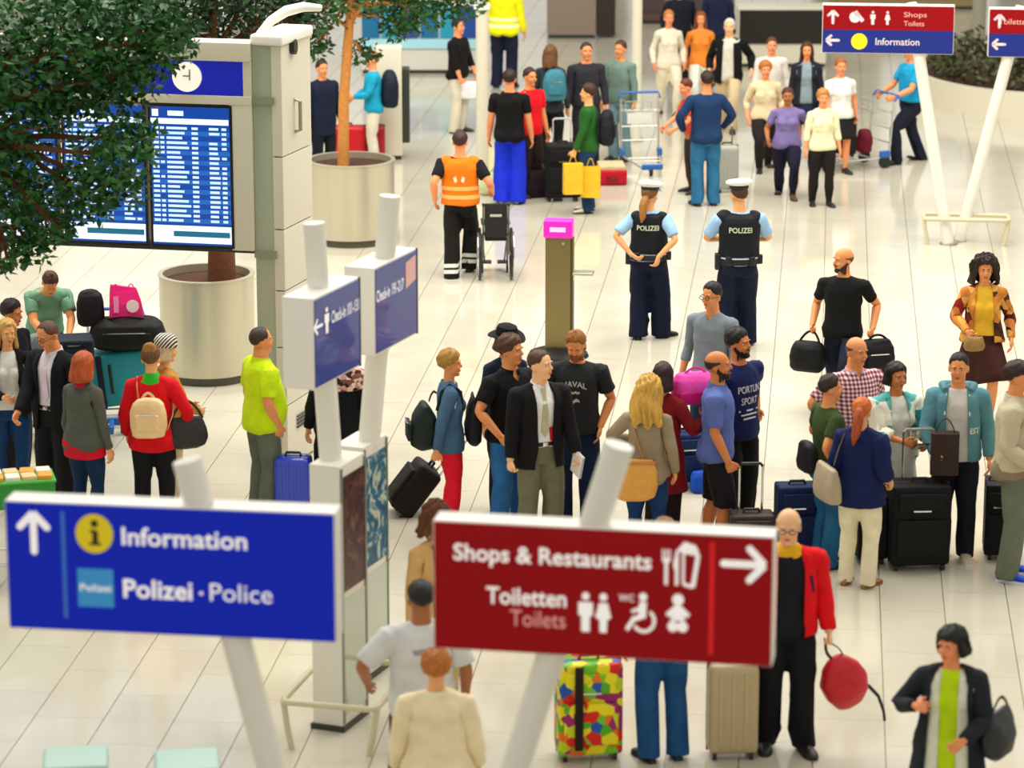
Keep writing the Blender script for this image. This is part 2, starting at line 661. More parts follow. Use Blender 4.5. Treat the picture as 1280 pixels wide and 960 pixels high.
def g_top(kind, hem=.86, ease=.014, sleeve='short', sease=.014, open_w=None, flare=0.0, neck=1.49, amp=.0034, sl_end=None, sk=False, vneck=0.0):
    """shirt, jacket, coat: torso and sleeves in one shell; open_w = [(z, half width)] cuts the front open"""
    key = ('top', kind, hem, ease, sleeve, sease, str(open_w), flare, neck, amp, sl_end, vneck)
    if key in CACHE:
        return CACHE[key]
    B = BUILDS[kind]
    J = joints(B)
    mb = MB()
    zs = sorted(set([hem] + [z for z in (.55, .66, .76, .84, .90, .97, 1.04, 1.12, 1.20, 1.27, 1.36, 1.43) if hem + .03 < z < neck - .02] + [neck - .015, neck]))
    rings = []
    wch = prof(B, 1.27, ease)
    for z in zs:
        hw, hd, cy = prof(B, max(z, .86), ease + .012 * float(1 - sstep(np.array(z), 1.0, 1.10)))
        if z < .88:
            k = (.88 - z)
            hw += flare * k
            hd += flare * k * .8
        if 1.0 < z < 1.25 and ease > .012:              # cloth hangs off the chest, it does not follow the waist
            m = min(1, (ease - .010) / .02)
            hp = prof(B, .92, ease)
            lin = wch[0] + (hp[0] - wch[0]) * (1.27 - z) / .35
            hw += m * .75 * max(0, lin - hw)
            lin = wch[1] + (hp[1] - wch[1]) * (1.27 - z) / .35
            hd += m * .6 * max(0, lin - hd)
        if z >= neck - .03:
            hw, hd, cy = prof(B, z, min(ease, .012))
        rings.append(ering(z, hw, hd, cy, 28))
    mb.loft(rings)
    if B['bust'] and neck > 1.35 and hem < 1.3:
        for s in (1, -1):
            e = ease * .8
            mb.ell((s * .066, -.070, 1.272), (.062 + e, B['bust'] + e, .064 + e))
            mb.ell((s * .05, -.050, 1.20), (.075, .055 + e, .08))
    if hem < .93:
        for s in (1, -1):
            mb.ell((s * .084, .078, .915), (.088 + ease, .072 + ease, .092))
    end = sl_end if sl_end else {'short': .20, 'long': L_UA + L_FA - .005, '3q': .42, 'none': 0, 'cap': .10}[sleeve]
    for s in (1, -1):
        S, d = J['S', s], DIRA[s]
        ar = B['arm']
        if sleeve != 'none':
            mb.ell(S + (0, 0, -.008), [ar[0] * .95 + ease * .7] * 3)
            mb.tube([(s * .035, .014, 1.458), (s * .10, .014, 1.438), S + (-s * .02, 0, -.004)], [.048 + ease * .5, .042 + ease * .6, ar[0] * .84 + ease * .65], 12)
            al = [0, .10, L_UA, L_UA + .06, L_UA + L_FA]
            rr = [ar[0], ar[1], ar[2], ar[3], ar[4]]
            ts = [.0] + [t for t in (.05, .10, .17, .24, L_UA, .34, .44) if t < end - .02] + [end]
            mb.tube([S + d * t for t in ts], [float(np.interp(t, al, rr)) + sease * (1.0 if t < .4 else .85) for t in ts], 16)
        elif neck > 1.4 and hem < 1.35:
            mb.ell(S + np.array([-s * .035, 0, 0]), [ar[0] * .8 + ease] * 3)
    me = remesh(mb.v, mb.f, .011, 4)
    if open_w or vneck:
        cuts = open_w or [(neck + .03, .05 + vneck * .3), (neck - vneck, .0)]
        bm = bmesh.new()
        bm.from_mesh(me)
        zz = [c[0] for c in cuts]
        ww = [c[1] for c in cuts]
        order = np.argsort(zz)
        zz = np.array(zz)[order]
        ww = np.array(ww)[order]
        for s in (1, -1):
            for i in range(len(zz) - 1):
                if zz[i + 1] - zz[i] < 1e-4:
                    continue
                no = Vector((zz[i + 1] - zz[i], 0, -s * (ww[i + 1] - ww[i]))).normalized()
                gm = [f for f in bm.faces if f.calc_center_median().y < .05 and abs(f.calc_center_median().x) < .3 and zz[i] - .03 < f.calc_center_median().z < zz[i + 1] + .03]
                geo = set(gm)
                for f in gm:
                    geo.update(f.edges)
                    geo.update(f.verts)
                bmesh.ops.bisect_plane(bm, geom=list(geo), plane_co=Vector((s * ww[i], 0, zz[i])), plane_no=no)
        kill = []
        for f in bm.faces:
            c = f.calc_center_median()
            if c.y < .0 - (0.02 if c.z > 1.4 else 0) and c.z > zz[0] - .012:
                if abs(c.x) < np.interp(c.z, zz, ww):
                    kill.append(f)
        bmesh.ops.delete(bm, geom=kill, context='FACES')
        bm.to_mesh(me)
        bm.free()
    r = finish(me, B, 2600 if sleeve != 'none' else 1500, amp, hash_i(key), skirt=sk or hem < .7, nofoot=True, solid=.006 if open_w else 0, noarm=sleeve == 'none')
    CACHE[key] = r
    return r


def hash_i(key):
    return sum(ord(c) * (i + 1) for i, c in enumerate(str(key))) % 9973


def g_legs(kind, end=.03, ease=.012, hemw=None, amp=.0040, waist=1.03):
    key = ('legs', kind, end, ease, hemw, waist)
    if key in CACHE:
        return CACHE[key]
    B = BUILDS[kind]
    J = joints(B)
    mb = MB()
    mb.loft([ering(z, *prof(B, z, .007), 26) for z in (.822, .86, .90, .97, waist)])
    lr = B['leg']
    for s in (1, -1):
        H, K, A = J['H', s], J['K', s], J['A', s]
        mb.ell((s * .085, .078, .90), (.086 + ease * .5, .068 + ease * .5, .088))
        zz = [.95, .80, .67, .50, .40, .25, .10, .03]
        rb = [lr[0] * .76, lr[0] * .93, lr[1], lr[2], lr[3] + .004, lr[4] * .92, lr[5], lr[5]]
        ts = [z for z in zz if z > end + .02] + [end]
        pts, rr = [], []
        for z in ts:
            if z > Z_KNEE:
                p = K + (H - K) * (z - Z_KNEE) / (Z_HIP - Z_KNEE)
            else:
                p = A + (K - A) * (z - Z_ANK) / (Z_KNEE - Z_ANK)
            p = np.array([p[0], p[1], z])
            r = float(np.interp(-z, [-q for q in zz], rb)) + ease * (1.0 if z > .6 else 1.25)
            if hemw and z < .62:
                r = max(r, hemw * (1 - .0 * z)) if z < .45 else max(r, hemw * .98)
            pts.append(p)
            rr.append(r)
        mb.tube(pts, rr, 18, up=(0, 1, 0))
    r = finish(remesh(mb.v, mb.f, .011, 3), B, 2400, amp, hash_i(key), nofoot=True, nohand=True)
    CACHE[key] = r
    return r


def g_skirt(kind, end=.45, flare=.12, waist=1.04, top_ease=.012):
    key = ('skirt', kind, end, flare, waist)
    if key in CACHE:
        return CACHE[key]
    B = BUILDS[kind]
    mb = MB()
    rings = []
    n = 48
    for z in np.linspace(waist, end, 14):
        hw, hd, cy = prof(B, max(z, .88), top_ease)
        k = max(0, .90 - z)
        ring = ering(z, hw + flare * k, hd + flare * k, cy, n, 2.0)
        for i in range(n):
            a = 2 * math.pi * i / n
            w = 1 + min(1, k * 3) * .045 * math.sin(11 * a + 1.3 * math.sin(3 * a))
            ring[i] = (ring[i][0] * w, cy + (ring[i][1] - cy) * w, z)
        rings.append(ring)
    mb.loft(rings)
    V = np.array(mb.v)
    r = dict(V=V, F=mb.f, W=weights(V, B, True, True), bvh=BVHTree.FromPolygons([tuple(p) for p in V], mb.f))
    CACHE[key] = r
    return r


def g_shoe(kind, heel=False, bulk=1.0):
    key = ('shoe', kind, heel, bulk)
    if key in CACHE:
        return CACHE[key]
    B = BUILDS[kind]
    J = joints(B)
    out = []
    for s in (1, -1):
        A = J['A', s]
        mb, sole = MB(), MB()
        k = bulk * (1.0 if kind != 'f' else .9)
        ax = A[0]
        rings = []
        for y, hw, h, dx in ((.095, .020, .055, 0), (.085, .031, .085, 0), (.05, .036, .105, 0), (.01, .038, .100, 0), (-.03, .040, .082, .002), (-.08, .046, .064, .006), (-.13, .046, .052, .010), (-.165, .036, .040, .013), (-.185, .016, .028, .013)):
            hw *= k
            ring = []
            for i in range(14):
                a = 2 * math.pi * i / 14
                ring.append((ax + s * dx + hw * math.cos(a), y, max(.012, .012 + (h - .012) * (.5 + .5 * math.sin(a)))))
            rings.append(ring)
        mb.loft(rings)
        ol = [(ax + s * dx + hw * k * 1.06, y) for y, hw, dx in ((.100, .020, 0), (.08, .033, 0), (.02, .037, 0), (-.04, .041, .002), (-.10, .049, .008), (-.15, .043, .012), (-.19, .018, .013))]
        ol += [(ax + s * dx - hw * k * 1.06, y) for y, hw, dx in ((-.19, .018, .013), (-.15, .043, .012), (-.10, .049, .008), (-.04, .041, .002), (.02, .037, 0), (.08, .033, 0), (.100, .020, 0))]
        sole.prism(ol, 0.0, .020, lambda u, v, d: (u, v, d))
        pair = []
        for q in (mb, sole):
            V = np.array(q.v)
            W = np.zeros((len(V), len(BN)))
            W[:, BI['ft', s]] = 1
            pair.append(dict(V=V, F=q.f, W=W))
        out.append(pair)
    CACHE[key] = out
    return out


# ---- hair on the head's own surface
HC = np.array([0, .012, 1.672])


def g_hair(kind, style):
    """style: dict(front, side, back hairlines in degrees from the crown, vol, long, top, wave)"""
    key = ('hair', kind, str(sorted(style.items())))
    if key in CACHE:
        return CACHE[key]
    bvh = body_template(kind)['bvh']
    st = dict(front=52, side=80, back=128, vol=.012, topvol=None, long=0, lface=70, top=0, wave=.004, wf=23, flare=.0, tips=0.0, part=0, gap=0, taper=.55)
    st.update(style)
    n, m = 56, 16
    tv = st['vol'] if st['topvol'] is None else st['topvol']
    cols = []
    for i in range(n):
        ph = 2 * math.pi * i / n
        ad = abs((math.degrees(ph) + 180) % 360 - 180)
        hl = float(np.interp(ad, [0, 32, 55, 78, 100, 130, 180], [st['front'], st['front'] + 3, st['side'] - 8, st['side'], st['side'] + 8, st['back'] - 6, st['back']]))
        dirp = np.array([math.sin(ph), -math.cos(ph), 0])
        hl += 2.2 * math.sin(11 * ph) + 1.6 * math.sin(23 * ph + 1)
        col = []
        for k in range(m + 1):
            th = math.radians(st['top'] + (hl - st['top']) * k / m)
            dv = np.array([math.sin(th) * dirp[0], math.sin(th) * dirp[1], math.cos(th)])
            hit = bvh.ray_cast(Vector(HC + dv * .4), Vector(-dv))
            R = min(.4 - hit[3], .135) if hit[0] is not None else .1
            if 60 < ad < 120 and th > 1.3:
                R = min(R, .088)
            vv = tv + (st['vol'] - tv) * min(1, th / 1.2)
            w = st['wave'] * (math.sin(st['wf'] * ph + 2.5 * math.sin(3 * th + ph * 2)) + .6 * math.sin(9 * th + 5 * ph))
            e = (1.0 if k < m - 2 else (.85, .6, .2)[k - m + 2]) * (1 - st['taper'] * (k / m) ** 3)
            if st['top'] and k == 0:
                e = .1
            col.append(HC + dv * (R + (vv + w) * e))
        if st['long'] and ad > st['lface']:
            base = col[int(m * .72)]
            col = col[:int(m * .72) + 1]
            r0 = np.linalg.norm((base - HC)[:2])
            zend = st['long'] + st['tips'] * math.sin(7 * ph)
            steps = m - int(m * .72) + 6
            for k in range(1, steps + 1):
                t = k / steps
                z = base[2] + (zend - base[2]) * t
                rr = r0 + st['flare'] * t + st['wave'] * 1.2 * math.sin(st['wf'] * ph + t * 5) - .02 * max(0, t - .8)
                yo = .012 + .02 * t
                col.append(np.array([dirp[0] * rr, dirp[1] * rr + yo - .012 + HC[1], z]))
            col[-1] = col[-1] * np.array([.8, .8, 1]) + np.array([0, .01, 0])
        else:
            extra = 6 if not st['long'] else 6 + (m - int(m * .72)) + int(m * .72) - m
            lastp = col[-1]
            for k in range(6):
                col.append(lastp + (HC - lastp) * .02 * (k + 1))
        cols.append(col)
    L = min(len(c) for c in cols)
    V, F = [], []
    for c in cols:
        V += [c[min(len(c) - 1, int(round(j * (len(c) - 1) / (L - 1))))] for j in range(L)]
    for i in range(n):
        j = (i + 1) % n
        if st['gap'] and abs((360 * (i + .5) / n + 180) % 360 - 180) < st['gap']:
            continue
        for k in range(L - 1):
            F.append((i * L + k, i * L + k + 1, j * L + k + 1, j * L + k))
    V = np.array(V)
    W = np.zeros((len(V), len(BN)))
    if st['long'] and st['long'] < 1.56:
        t = sstep(V[:, 2], 1.42, 1.60)
        W[:, BI['head']] = t
        W[:, BI['chest']] = 1 - t
    else:
        W[:, BI['head']] = 1
    r = dict(V=V, F=F, W=W)
    CACHE[key] = r
    return r


HAIR = {
    'short': dict(front=47, side=80, back=124, vol=.011, topvol=.018, wave=.0042, wf=31),
    'crop': dict(front=46, side=82, back=120, vol=.006, topvol=.010, wave=.0022, wf=37),
    'thick': dict(front=54, side=90, back=130, vol=.018, topvol=.026, wave=.004),
    'shaggy': dict(front=56, side=98, back=140, vol=.022, topvol=.026, wave=.007),
    'ring': dict(front=86, side=86, back=124, vol=.006, top=56, wave=.001, gap=62),
    'reced': dict(front=32, side=82, back=124, vol=.007, topvol=.009, wave=.0015),
    'pixie': dict(front=60, side=92, back=126, vol=.024, topvol=.032, wave=.006),
    'bob': dict(taper=.15, front=62, side=84, back=130, vol=.020, topvol=.020, wave=.004, long=1.555, lface=52, flare=.012),
    'shoulder': dict(taper=.15, front=50, side=84, back=130, vol=.020, topvol=.020, wave=.006, long=1.47, lface=62, flare=.022, tips=.015),
    'long': dict(taper=.15, front=50, side=84, back=130, vol=.018, topvol=.018, wave=.005, long=1.36, lface=72, flare=.030, tips=.02),
    'curly': dict(taper=.15, front=54, side=86, back=130, vol=.045, topvol=.036, wave=.013, wf=15, long=1.49, lface=58, flare=.02, tips=.02),
    'curlylong': dict(taper=.15, front=52, side=86, back=130, vol=.036, topvol=.030, wave=.014, wf=17, long=1.36, lface=68, flare=.045, tips=.03),
    'up': dict(front=52, side=84, back=122, vol=.014, topvol=.018, wave=.004),
}


# ---- posing
def rotd(a, b):
    q = Vector(a).rotation_difference(Vector(b))
    return np.array(q.to_matrix())


def Rx(d):
    return np.array(Matrix.Rotation(math.radians(d), 3, 'X'))


def Ry(d):
    return np.array(Matrix.Rotation(math.radians(d), 3, 'Y'))


def Rz(d):
    return np.array(Matrix.Rotation(math.radians(d), 3, 'Z'))


def Raxis(ax, d):
    return np.array(Matrix.Rotation(math.radians(d), 3, Vector(ax)))


class Pose:
    """hands: side -> dict(to=(x,y,z) wrist in the person's own frame, pole=elbow direction, roll, bend, curl)
    feet: side -> (x, y, z, yaw, pitch)"""

    def __init__(s, B, lean=0, twist=0, side=0, head=(0, 0, 0), L=None, R=None, fL=None, fR=None, hips=0):
        J = joints(B)
        s.A = {}
        s.pts = {}
        feet = {1: fL or (.105, 0.02, 0, 8, 0), -1: fR or (-.105, 0.02, 0, -8, 0)}
        LL = (Z_HIP - Z_KNEE) + (Z_KNEE - Z_ANK) - .0005
        drop = 0.004
        tgt = {}
        for k in (1, -1):
            x, y, z, yaw, pit = feet[k]
            fR_ = Rz(yaw) @ Rx(-pit)
            toe = np.array([x, y - .15, 0])
            ank = np.array([x, y, Z_ANK + z])
            if pit:                                     # heel up: turn about the ball of the foot
                ball = np.array([0, -.12, -Z_ANK])
                ank = np.array([x, y, Z_ANK + z]) + Rz(yaw) @ ball - fR_ @ ball
            tgt[k] = (ank, fR_, yaw)
            h = J['H', k] + (hips * .01, 0, 0)
            dx = np.linalg.norm((ank - h)[:2])
            zmax = ank[2] + math.sqrt(max(.01, (LL * .999) ** 2 - dx * dx))
            drop = max(drop, h[2] - zmax)
        tp = np.array([hips * .01, 0, -drop])
        s.drop = drop
        s.A['pelvis'] = (np.eye(3), tp)
        for k in (1, -1):
            h = J['H', k] + tp
            ank, fR_, yaw = tgt[k]
            l1 = np.linalg.norm(J['K', k] - J['H', k])
            l2 = np.linalg.norm(J['A', k] - J['K', k])
            kn = s.ik(h, ank, l1, l2, Rz(yaw) @ np.array([0, -1, 0]))
            R1 = rotd(J['K', k] - J['H', k], kn - h)
            R2 = rotd(J['A', k] - J['K', k], ank - kn)
            s.A['th', k] = (R1, h - R1 @ J['H', k])
            s.A['sh', k] = (R2, kn - R2 @ J['K', k])
            s.A['ft', k] = (fR_, ank - fR_ @ J['A', k])
        C0 = np.array([0, .01, 1.05])
        Rc = Rz(twist) @ Rx(lean) @ Ry(side)
        s.A['chest'] = (Rc, C0 + tp - Rc @ C0)
        N0 = np.array([0, .012, 1.53])
        Rh = Rz(twist * .0) @ Rc @ Rz(head[0]) @ Rx(head[1]) @ Ry(head[2])
        n1 = s.ap('chest', N0)
        s.A['head'] = (Rh, n1 - Rh @ N0)
        for k, hd in ((1, L), (-1, R)):
            hd = dict(hd or {})
            S1 = s.ap('chest', J['S', k])
            to = np.array(hd.get('to', (k * (B['sh'] + .085), -.045, .885 - drop * .5)), float)
            pole = np.array(hd.get('pole', (k * .35, 1, -.1)), float)
            el = s.ik(S1, to, L_UA, L_FA, pole)
            v = to - S1
            ln = np.linalg.norm(v)
            if ln > (L_UA + L_FA) * .998:
                to = S1 + v / ln * (L_UA + L_FA) * .998
            Ru = rotd(Rc @ DIRA[k], el - S1) @ Rc
            Rf = rotd(Ru @ DIRA[k], to - el) @ Ru
            fd = (to - el) / np.linalg.norm(to - el)
            Rf = Raxis(fd, 0) @ Rf
            if hd.get('dir') is not None:
                hdir = np.array(hd['dir'], float)
                hdir /= np.linalg.norm(hdir)
            else:
                hdir = fd
            Rr = Raxis(hdir, hd.get('roll', 0) * k) @ rotd(fd, hdir) @ Rf
            s.A['ua', k] = (Ru, S1 - Ru @ J['S', k])
            s.A['fa', k] = (Rf, el - Rf @ J['E', k])
            s.A['hand', k] = (Rr, to - Rr @ J['W', k])
            c = hd.get('curl', 16)
            kn0 = J['W', k] + DIRA[k] * .088
            km0 = J['W', k] + DIRA[k] * .124
            n0 = np.array([-k * .7071, 0, -.7071])
            ax = np.cross(DIRA[k], n0)
            Rg = Rr @ Raxis(ax, c)
            kn1 = Rr @ kn0 + s.A['hand', k][1]
            s.A['fin', k] = (Rg, kn1 - Rg @ kn0)
            Rg2 = Rg @ Raxis(ax, c * 1.1)
            km1 = Rg @ km0 + s.A['fin', k][1]
            s.A['fin2', k] = (Rg2, km1 - Rg2 @ km0)
            s.pts['grip', k] = to + Rr @ (DIRA[k] * .088 + n0 * .022)
            s.pts['wrist', k] = to
            s.pts['elbow', k] = el
        s.M = np.zeros((len(BN), 3, 4))
        for b, (R_, t) in s.A.items():
            s.M[BI[b], :, :3] = R_
            s.M[BI[b], :, 3] = t

    @staticmethod
    def ik(a, b, l1, l2, pole):
        v = b - a
        d = np.linalg.norm(v)
        d = min(d, (l1 + l2) * .998)
        d = max(d, abs(l1 - l2) * 1.02)
        u = v / np.linalg.norm(v)
        p = np.array(pole, float)
        p = p - u * (p @ u)
        if np.linalg.norm(p) < 1e-5:
            p = np.array([0, 1, 0]) - u * u[1]
        p /= np.linalg.norm(p)
        x = (l1 * l1 - l2 * l2 + d * d) / (2 * d)
        h = math.sqrt(max(0, l1 * l1 - x * x))
        return a + u * x + p * h

    def ap(s, bone, p):
        R_, t = s.A[bone]
        return R_ @ np.asarray(p, float) + t

    def skin(s, g):
        V = np.c_[g['V'], np.ones(len(g['V']))]
        T = np.tensordot(g['W'], s.M, axes=(1, 0))
        return np.einsum('nij,nj->ni', T, V)


class Person:
    def __init__(s, label, pos, h=1.75, yaw=0.0, kind='m', skin_c='d99a6c', wid=1.0, group=None, **pose):
        s.kind = kind
        s.T = body_template(kind)
        s.B = s.T['B']
        s.k = h / 1.78
        s.wid = wid
        s.root = thing('person', label, 'person', (pos[0], pos[1], 0), math.radians(yaw), group)
        s.h = yaw
        s.P = Pose(s.B, **pose)
        s.skinm = skin(skin_c)
        s.shr = np.zeros(len(s.T['V']))
        if 'N' not in s.T:
            s.T['N'] = normals(s.T['V'], s.T['F'])
        s.body = s.part('body', s.T, s.skinm)
        s.face(skin_c)

    def xf(s, V):
        V = np.array(V, float) * s.k
        V[:, 0] *= s.wid
        V[:, 1] *= s.wid
        return V

    def part(s, name, g, m, parent=None, sharp=False):
        return mesh_obj(name, s.xf(s.P.skin(g)), g['F'], m, parent or s.root, rest=g['V'], sharp=sharp)

    def rigid(s, name, mb, m, bone='head', parent=None, sharp=True, smooth=True):
        V = np.array(mb.v, float)
        W = np.zeros((len(V), len(BN)))
        W[:, BI[bone]] = 1
        g = dict(V=V, F=mb.f, W=W)
        return mesh_obj(name, s.xf(s.P.skin(g)), g['F'], m, parent or s.root, rest=g['V'], sharp=sharp, smooth=smooth)

    def soft(s, name, mb, m, parent=None, skirt=False, smooth=True):
        V = np.array(mb.v, float)
        g = dict(V=V, F=mb.f, W=weights(V, s.B, skirt, True, True))
        return mesh_obj(name, s.xf(s.P.skin(g)), g['F'], m, parent or s.root, rest=V, smooth=smooth)

    def world(s, p):
        """point in the person's own (unscaled) frame -> world"""
        q = s.xf([p])[0]
        a = math.radians(s.h)
        return Vector((s.root.location.x + q[0] * math.cos(a) - q[1] * math.sin(a), s.root.location.y + q[0] * math.sin(a) + q[1] * math.cos(a), q[2]))

    def grip(s, side):
        return s.world(s.P.pts['grip', side])

    def on_chest(s, p):
        return s.world(s.P.ap('chest', p))

    def surf(s, x, z, front=True, g=None):
        bvh = (g or s.T)['bvh']
        o = Vector((x, -.6 if front else .6, z))
        hit = bvh.ray_cast(o, Vector((0, 1 if front else -1, 0)))
        return hit[0].y if hit[0] is not None else None

    def face(s, skin_c):
        W = mat('eye_white', 'e8e4da', .3)
        I = mat('iris', '24160e', .25)
        for sd in (1, -1):
            y = s.surf(sd * .031, 1.664)
            mb = MB().ell((sd * .031, y + .004, 1.664), (.0125, .008, .0078), 10, 7)
            nf = len(mb.f)
            mb.ell((sd * .031, y - .0022, 1.664), (.0062, .003, .0064), 8, 6)
            e = s.rigid('eye', mb, [W, I], parent=None, sharp=False)
            e.parent = s.body
            e.data.polygons.foreach_set('material_index', [0] * nf + [1] * (len(mb.f) - nf))
        y = s.surf(0, 1.597)
        mb = MB().ell((0, y + .002, 1.604), (.022, .006, .0052), 12, 7).ell((0, y + .002, 1.594), (.019, .0065, .0058), 12, 7)
        c = [int(skin_c[i:i + 2], 16) for i in (0, 2, 4)]
        lc = '%02x%02x%02x' % (int(c[0] * .82), int(c[1] * .58), int(c[2] * .58))
        s.rigid('lips', mb, mat('lips', lc, .4), sharp=False).parent = s.body
        s.browc = None

    def brows(s, col):
        for sd in (1, -1):
            pts = [(sd * x, (s.surf(sd * x, z) or -.08) - .001, z) for x, z in ((.014, 1.684), (.028, 1.689), (.045, 1.683))]
            mb = MB().tube(pts, [.0038, .0046, .0028], 6)
            s.rigid('eyebrow', mb, hairmat(col), sharp=False).parent = s.body

    def hair(s, style, col, name='hair', **kw):
        st = dict(HAIR[style])
        st.update(kw)
        s.brows(col)
        return s.part(name, g_hair(s.kind, st), hairmat(col))

    def bun(s, col, c=(0, .10, 1.74), r=.05):
        mb = MB()
        for k in range(9):
            a = k * 2.4
            mb.ell((c[0] + r * .5 * math.cos(a), c[1] + r * .4 * math.sin(a * 1.3), c[2] + r * .5 * math.sin(a)), (r * .75, r * .6, r * .7), 10, 7)
        V, F = arrays(remesh(mb.v, mb.f, .009, 2))
        m2 = MB()
        m2.v, m2.f = [tuple(v) for v in V], F
        return s.rigid('hair_bun', m2, hairmat(col), sharp=False)

    def tail(s, col, pts, rad):
        mb = MB().tube(pts, rad, 12)
        V = np.array(mb.v)
        V += folds(V, .004, 3)[:, None] * np.array([1, 1, 0])
        W = np.zeros((len(V), len(BN)))
        t = sstep(V[:, 2], 1.40, 1.62)
        W[:, BI['head']] = t
        W[:, BI['chest']] = 1 - t
        return s.part('ponytail', dict(V=V, F=mb.f, W=W), hairmat(col))

    def beard(s, col, top=1.612, full=True):
        V, F = s.T['V'], s.T['F']
        N = normals(V, F) if 'N' not in s.T else s.T['N']
        s.T['N'] = N
        sel = []
        for f in F:
            c = V[list(f)].mean(0)
            ax_ = abs(c[0])
            jaw = c[1] < .006 and 1.540 < c[2] < np.interp(c[1], [-.09, -.055, -.02, .006], [1.588, 1.592, 1.622, 1.652]) and c[1] < -.012 + (c[2] - 1.54) * .3
            tash = 1.608 < c[2] < 1.621 and c[1] < -.068 and ax_ < .034
            chin = ax_ < .04 and c[1] < -.045 and 1.540 < c[2] < 1.588
            if jaw or tash or chin:
                sel.append(f)
        ids = sorted({i for f in sel for i in f})
        mp = {i: k for k, i in enumerate(ids)}
        VV = V[ids] + N[ids] * .005
        W = np.zeros((len(VV), len(BN)))
        W[:, BI['head']] = 1
        return s.part('beard', dict(V=VV, F=[tuple(mp[i] for i in f) for f in sel], W=W), hairmat(col))

    def glasses(s, col='151515', sun=False):
        g = MB()
        for sd in (1, -1):
            pts = []
            for k in range(13):
                a = 2 * math.pi * k / 12
                pts.append((sd * .033 + .023 * math.cos(a), -.103 + abs(.0), 1.662 + .016 * math.sin(a)))
            g.tube(pts, .0028, 6, cap=False)
            g.tube([(sd * .056, -.100, 1.666), (sd * .080, -.06, 1.668), (sd * .083, .012, 1.662)], .0026, 6)
        g.tube([(-.010, -.104, 1.666), (.010, -.104, 1.666)], .0026, 6)
        s.rigid('glasses', g, mat('glasses_frame', col, .3))

    def tuck(s, mask, amt):
        """clothed flesh gives way under the cloth"""
        s.shr = np.maximum(s.shr, mask * amt)  # amt in metres
        V = s.T['V'] - s.T['N'] * s.shr[:, None]
        me = s.body.data
        me.vertices.foreach_set('co', s.xf(s.P.skin(dict(V=V, W=s.T['W']))).astype(np.float32).ravel())
        me.update()

    # clothing
    def top(s, name, m, **kw):
        g = g_top(s.kind, **kw)
        V = s.T['V']
        W = s.T['W']
        arm = W[:, [BI['ua', 1], BI['ua', -1], BI['fa', 1], BI['fa', -1], BI['hand', 1], BI['hand', -1], BI['fin', 1], BI['fin', -1], BI['fin2', 1], BI['fin2', -1]]].sum(1)
        zz = V[:, 2]
        torso = (arm < .02) * sstep(zz, kw.get('hem', .86) + .02, kw.get('hem', .86) + .05) * (1 - sstep(zz, 1.42, 1.455))
        msk = torso
        if kw.get('sleeve', 'short') != 'none':
            end = kw.get('sl_end') or {'short': .20, 'long': L_UA + L_FA - .005, '3q': .42, 'cap': .10}[kw.get('sleeve', 'short')]
            al = np.maximum((V - s.T['J']['S', 1]) @ DIRA[1], (V - s.T['J']['S', -1]) @ DIRA[-1])
            msk = np.maximum(msk, (arm >= .02) * (1 - sstep(al, end - .06, end - .02)) * (1 - sstep(zz, 1.455, 1.475)))
        s.tuck(msk, np.where(arm > .02, .015, .011))
        o = s.part(name, g, m)
        s.g = g
        return o

    def legs(s, name, m, **kw):
        g = g_legs(s.kind, **kw)
        s.gl = g
        V, W = s.T['V'], s.T['W']
        leg = W[:, [BI['pelvis'], BI['th', 1], BI['th', -1], BI['sh', 1], BI['sh', -1]]].sum(1) > .6
        end = kw.get('end', .03)
        s.tuck(leg * (np.abs(V[:, 0]) < .26) * sstep(V[:, 2], end + .03, end + .07) * (1 - sstep(V[:, 2], .99, 1.02)), .008)
        return s.part(name, g, m)

    def skirt(s, name, m, **kw):
        g = g_skirt(s.kind, **kw)
        s.gs = g
        return s.part(name, g, m)

    def shoes(s, m, sole='2a2624', bulk=1.0):
        for pair in g_shoe(s.kind, bulk=bulk):
            o = s.part('shoe', pair[0], m, sharp=True)
            so = s.part('sole', pair[1], mat('shoe_sole', sole, .7), sharp=True)
            so.parent = o

    def drape(s, name, pts, faces, m, g=None, off=.004, front=True, thick=.003, parent=None):
        """flat pattern piece (x, z points) laid on a garment's front or back and skinned with it"""
        g = g or s.g
        V = []
        sg = -1 if front else 1
        last = 0
        for x, z in pts:
            y = s.surf(x, z, front, g)
            if y is None:
                y = last
            last = y
            V.append((x, y + sg * off, z))
        n = len(V)
        V2 = V + [(x, y - sg * (thick + off * .8), z) for x, y, z in V]
        F = list(faces)
        cnt = {}
        for f in faces:
            for a, b in zip(f, f[1:] + f[:1]):
                cnt[(a, b)] = 1
        F += [tuple(i + n for i in reversed(f)) for f in faces]
        F += [(b, a, a + n, b + n) for (a, b) in cnt if (b, a) not in cnt]
        V2 = np.array(V2)
        gg = dict(V=V2, F=F, W=weights(V2, s.B, False, True, True))
        return s.part(name, gg, m, parent=parent, sharp=True)

    def strip(s, name, left, right, m, **kw):
        pts = list(left) + list(right)
        n = len(left)
        F = [(i, i + 1, n + i + 1, n + i) for i in range(n - 1)]
        return s.drape(name, pts, F, m, **kw)

    def print_text(s, body, size, z, m, front=True, bold=.0, wscale=1.0, x0=0.0, name='lettering', arc=0.0, off=.004):
        V, F = text_mesh(body, size, bold, 'CENTER')
        sg = 1 if front else -1
        pts = [(sg * (x0 + p[0] * wscale), z + p[1] - arc * (p[0] * wscale) ** 2) for p in V]
        return s.drape(name, pts, [tuple(f) for f in F], m, front=front, off=off, thick=.0)

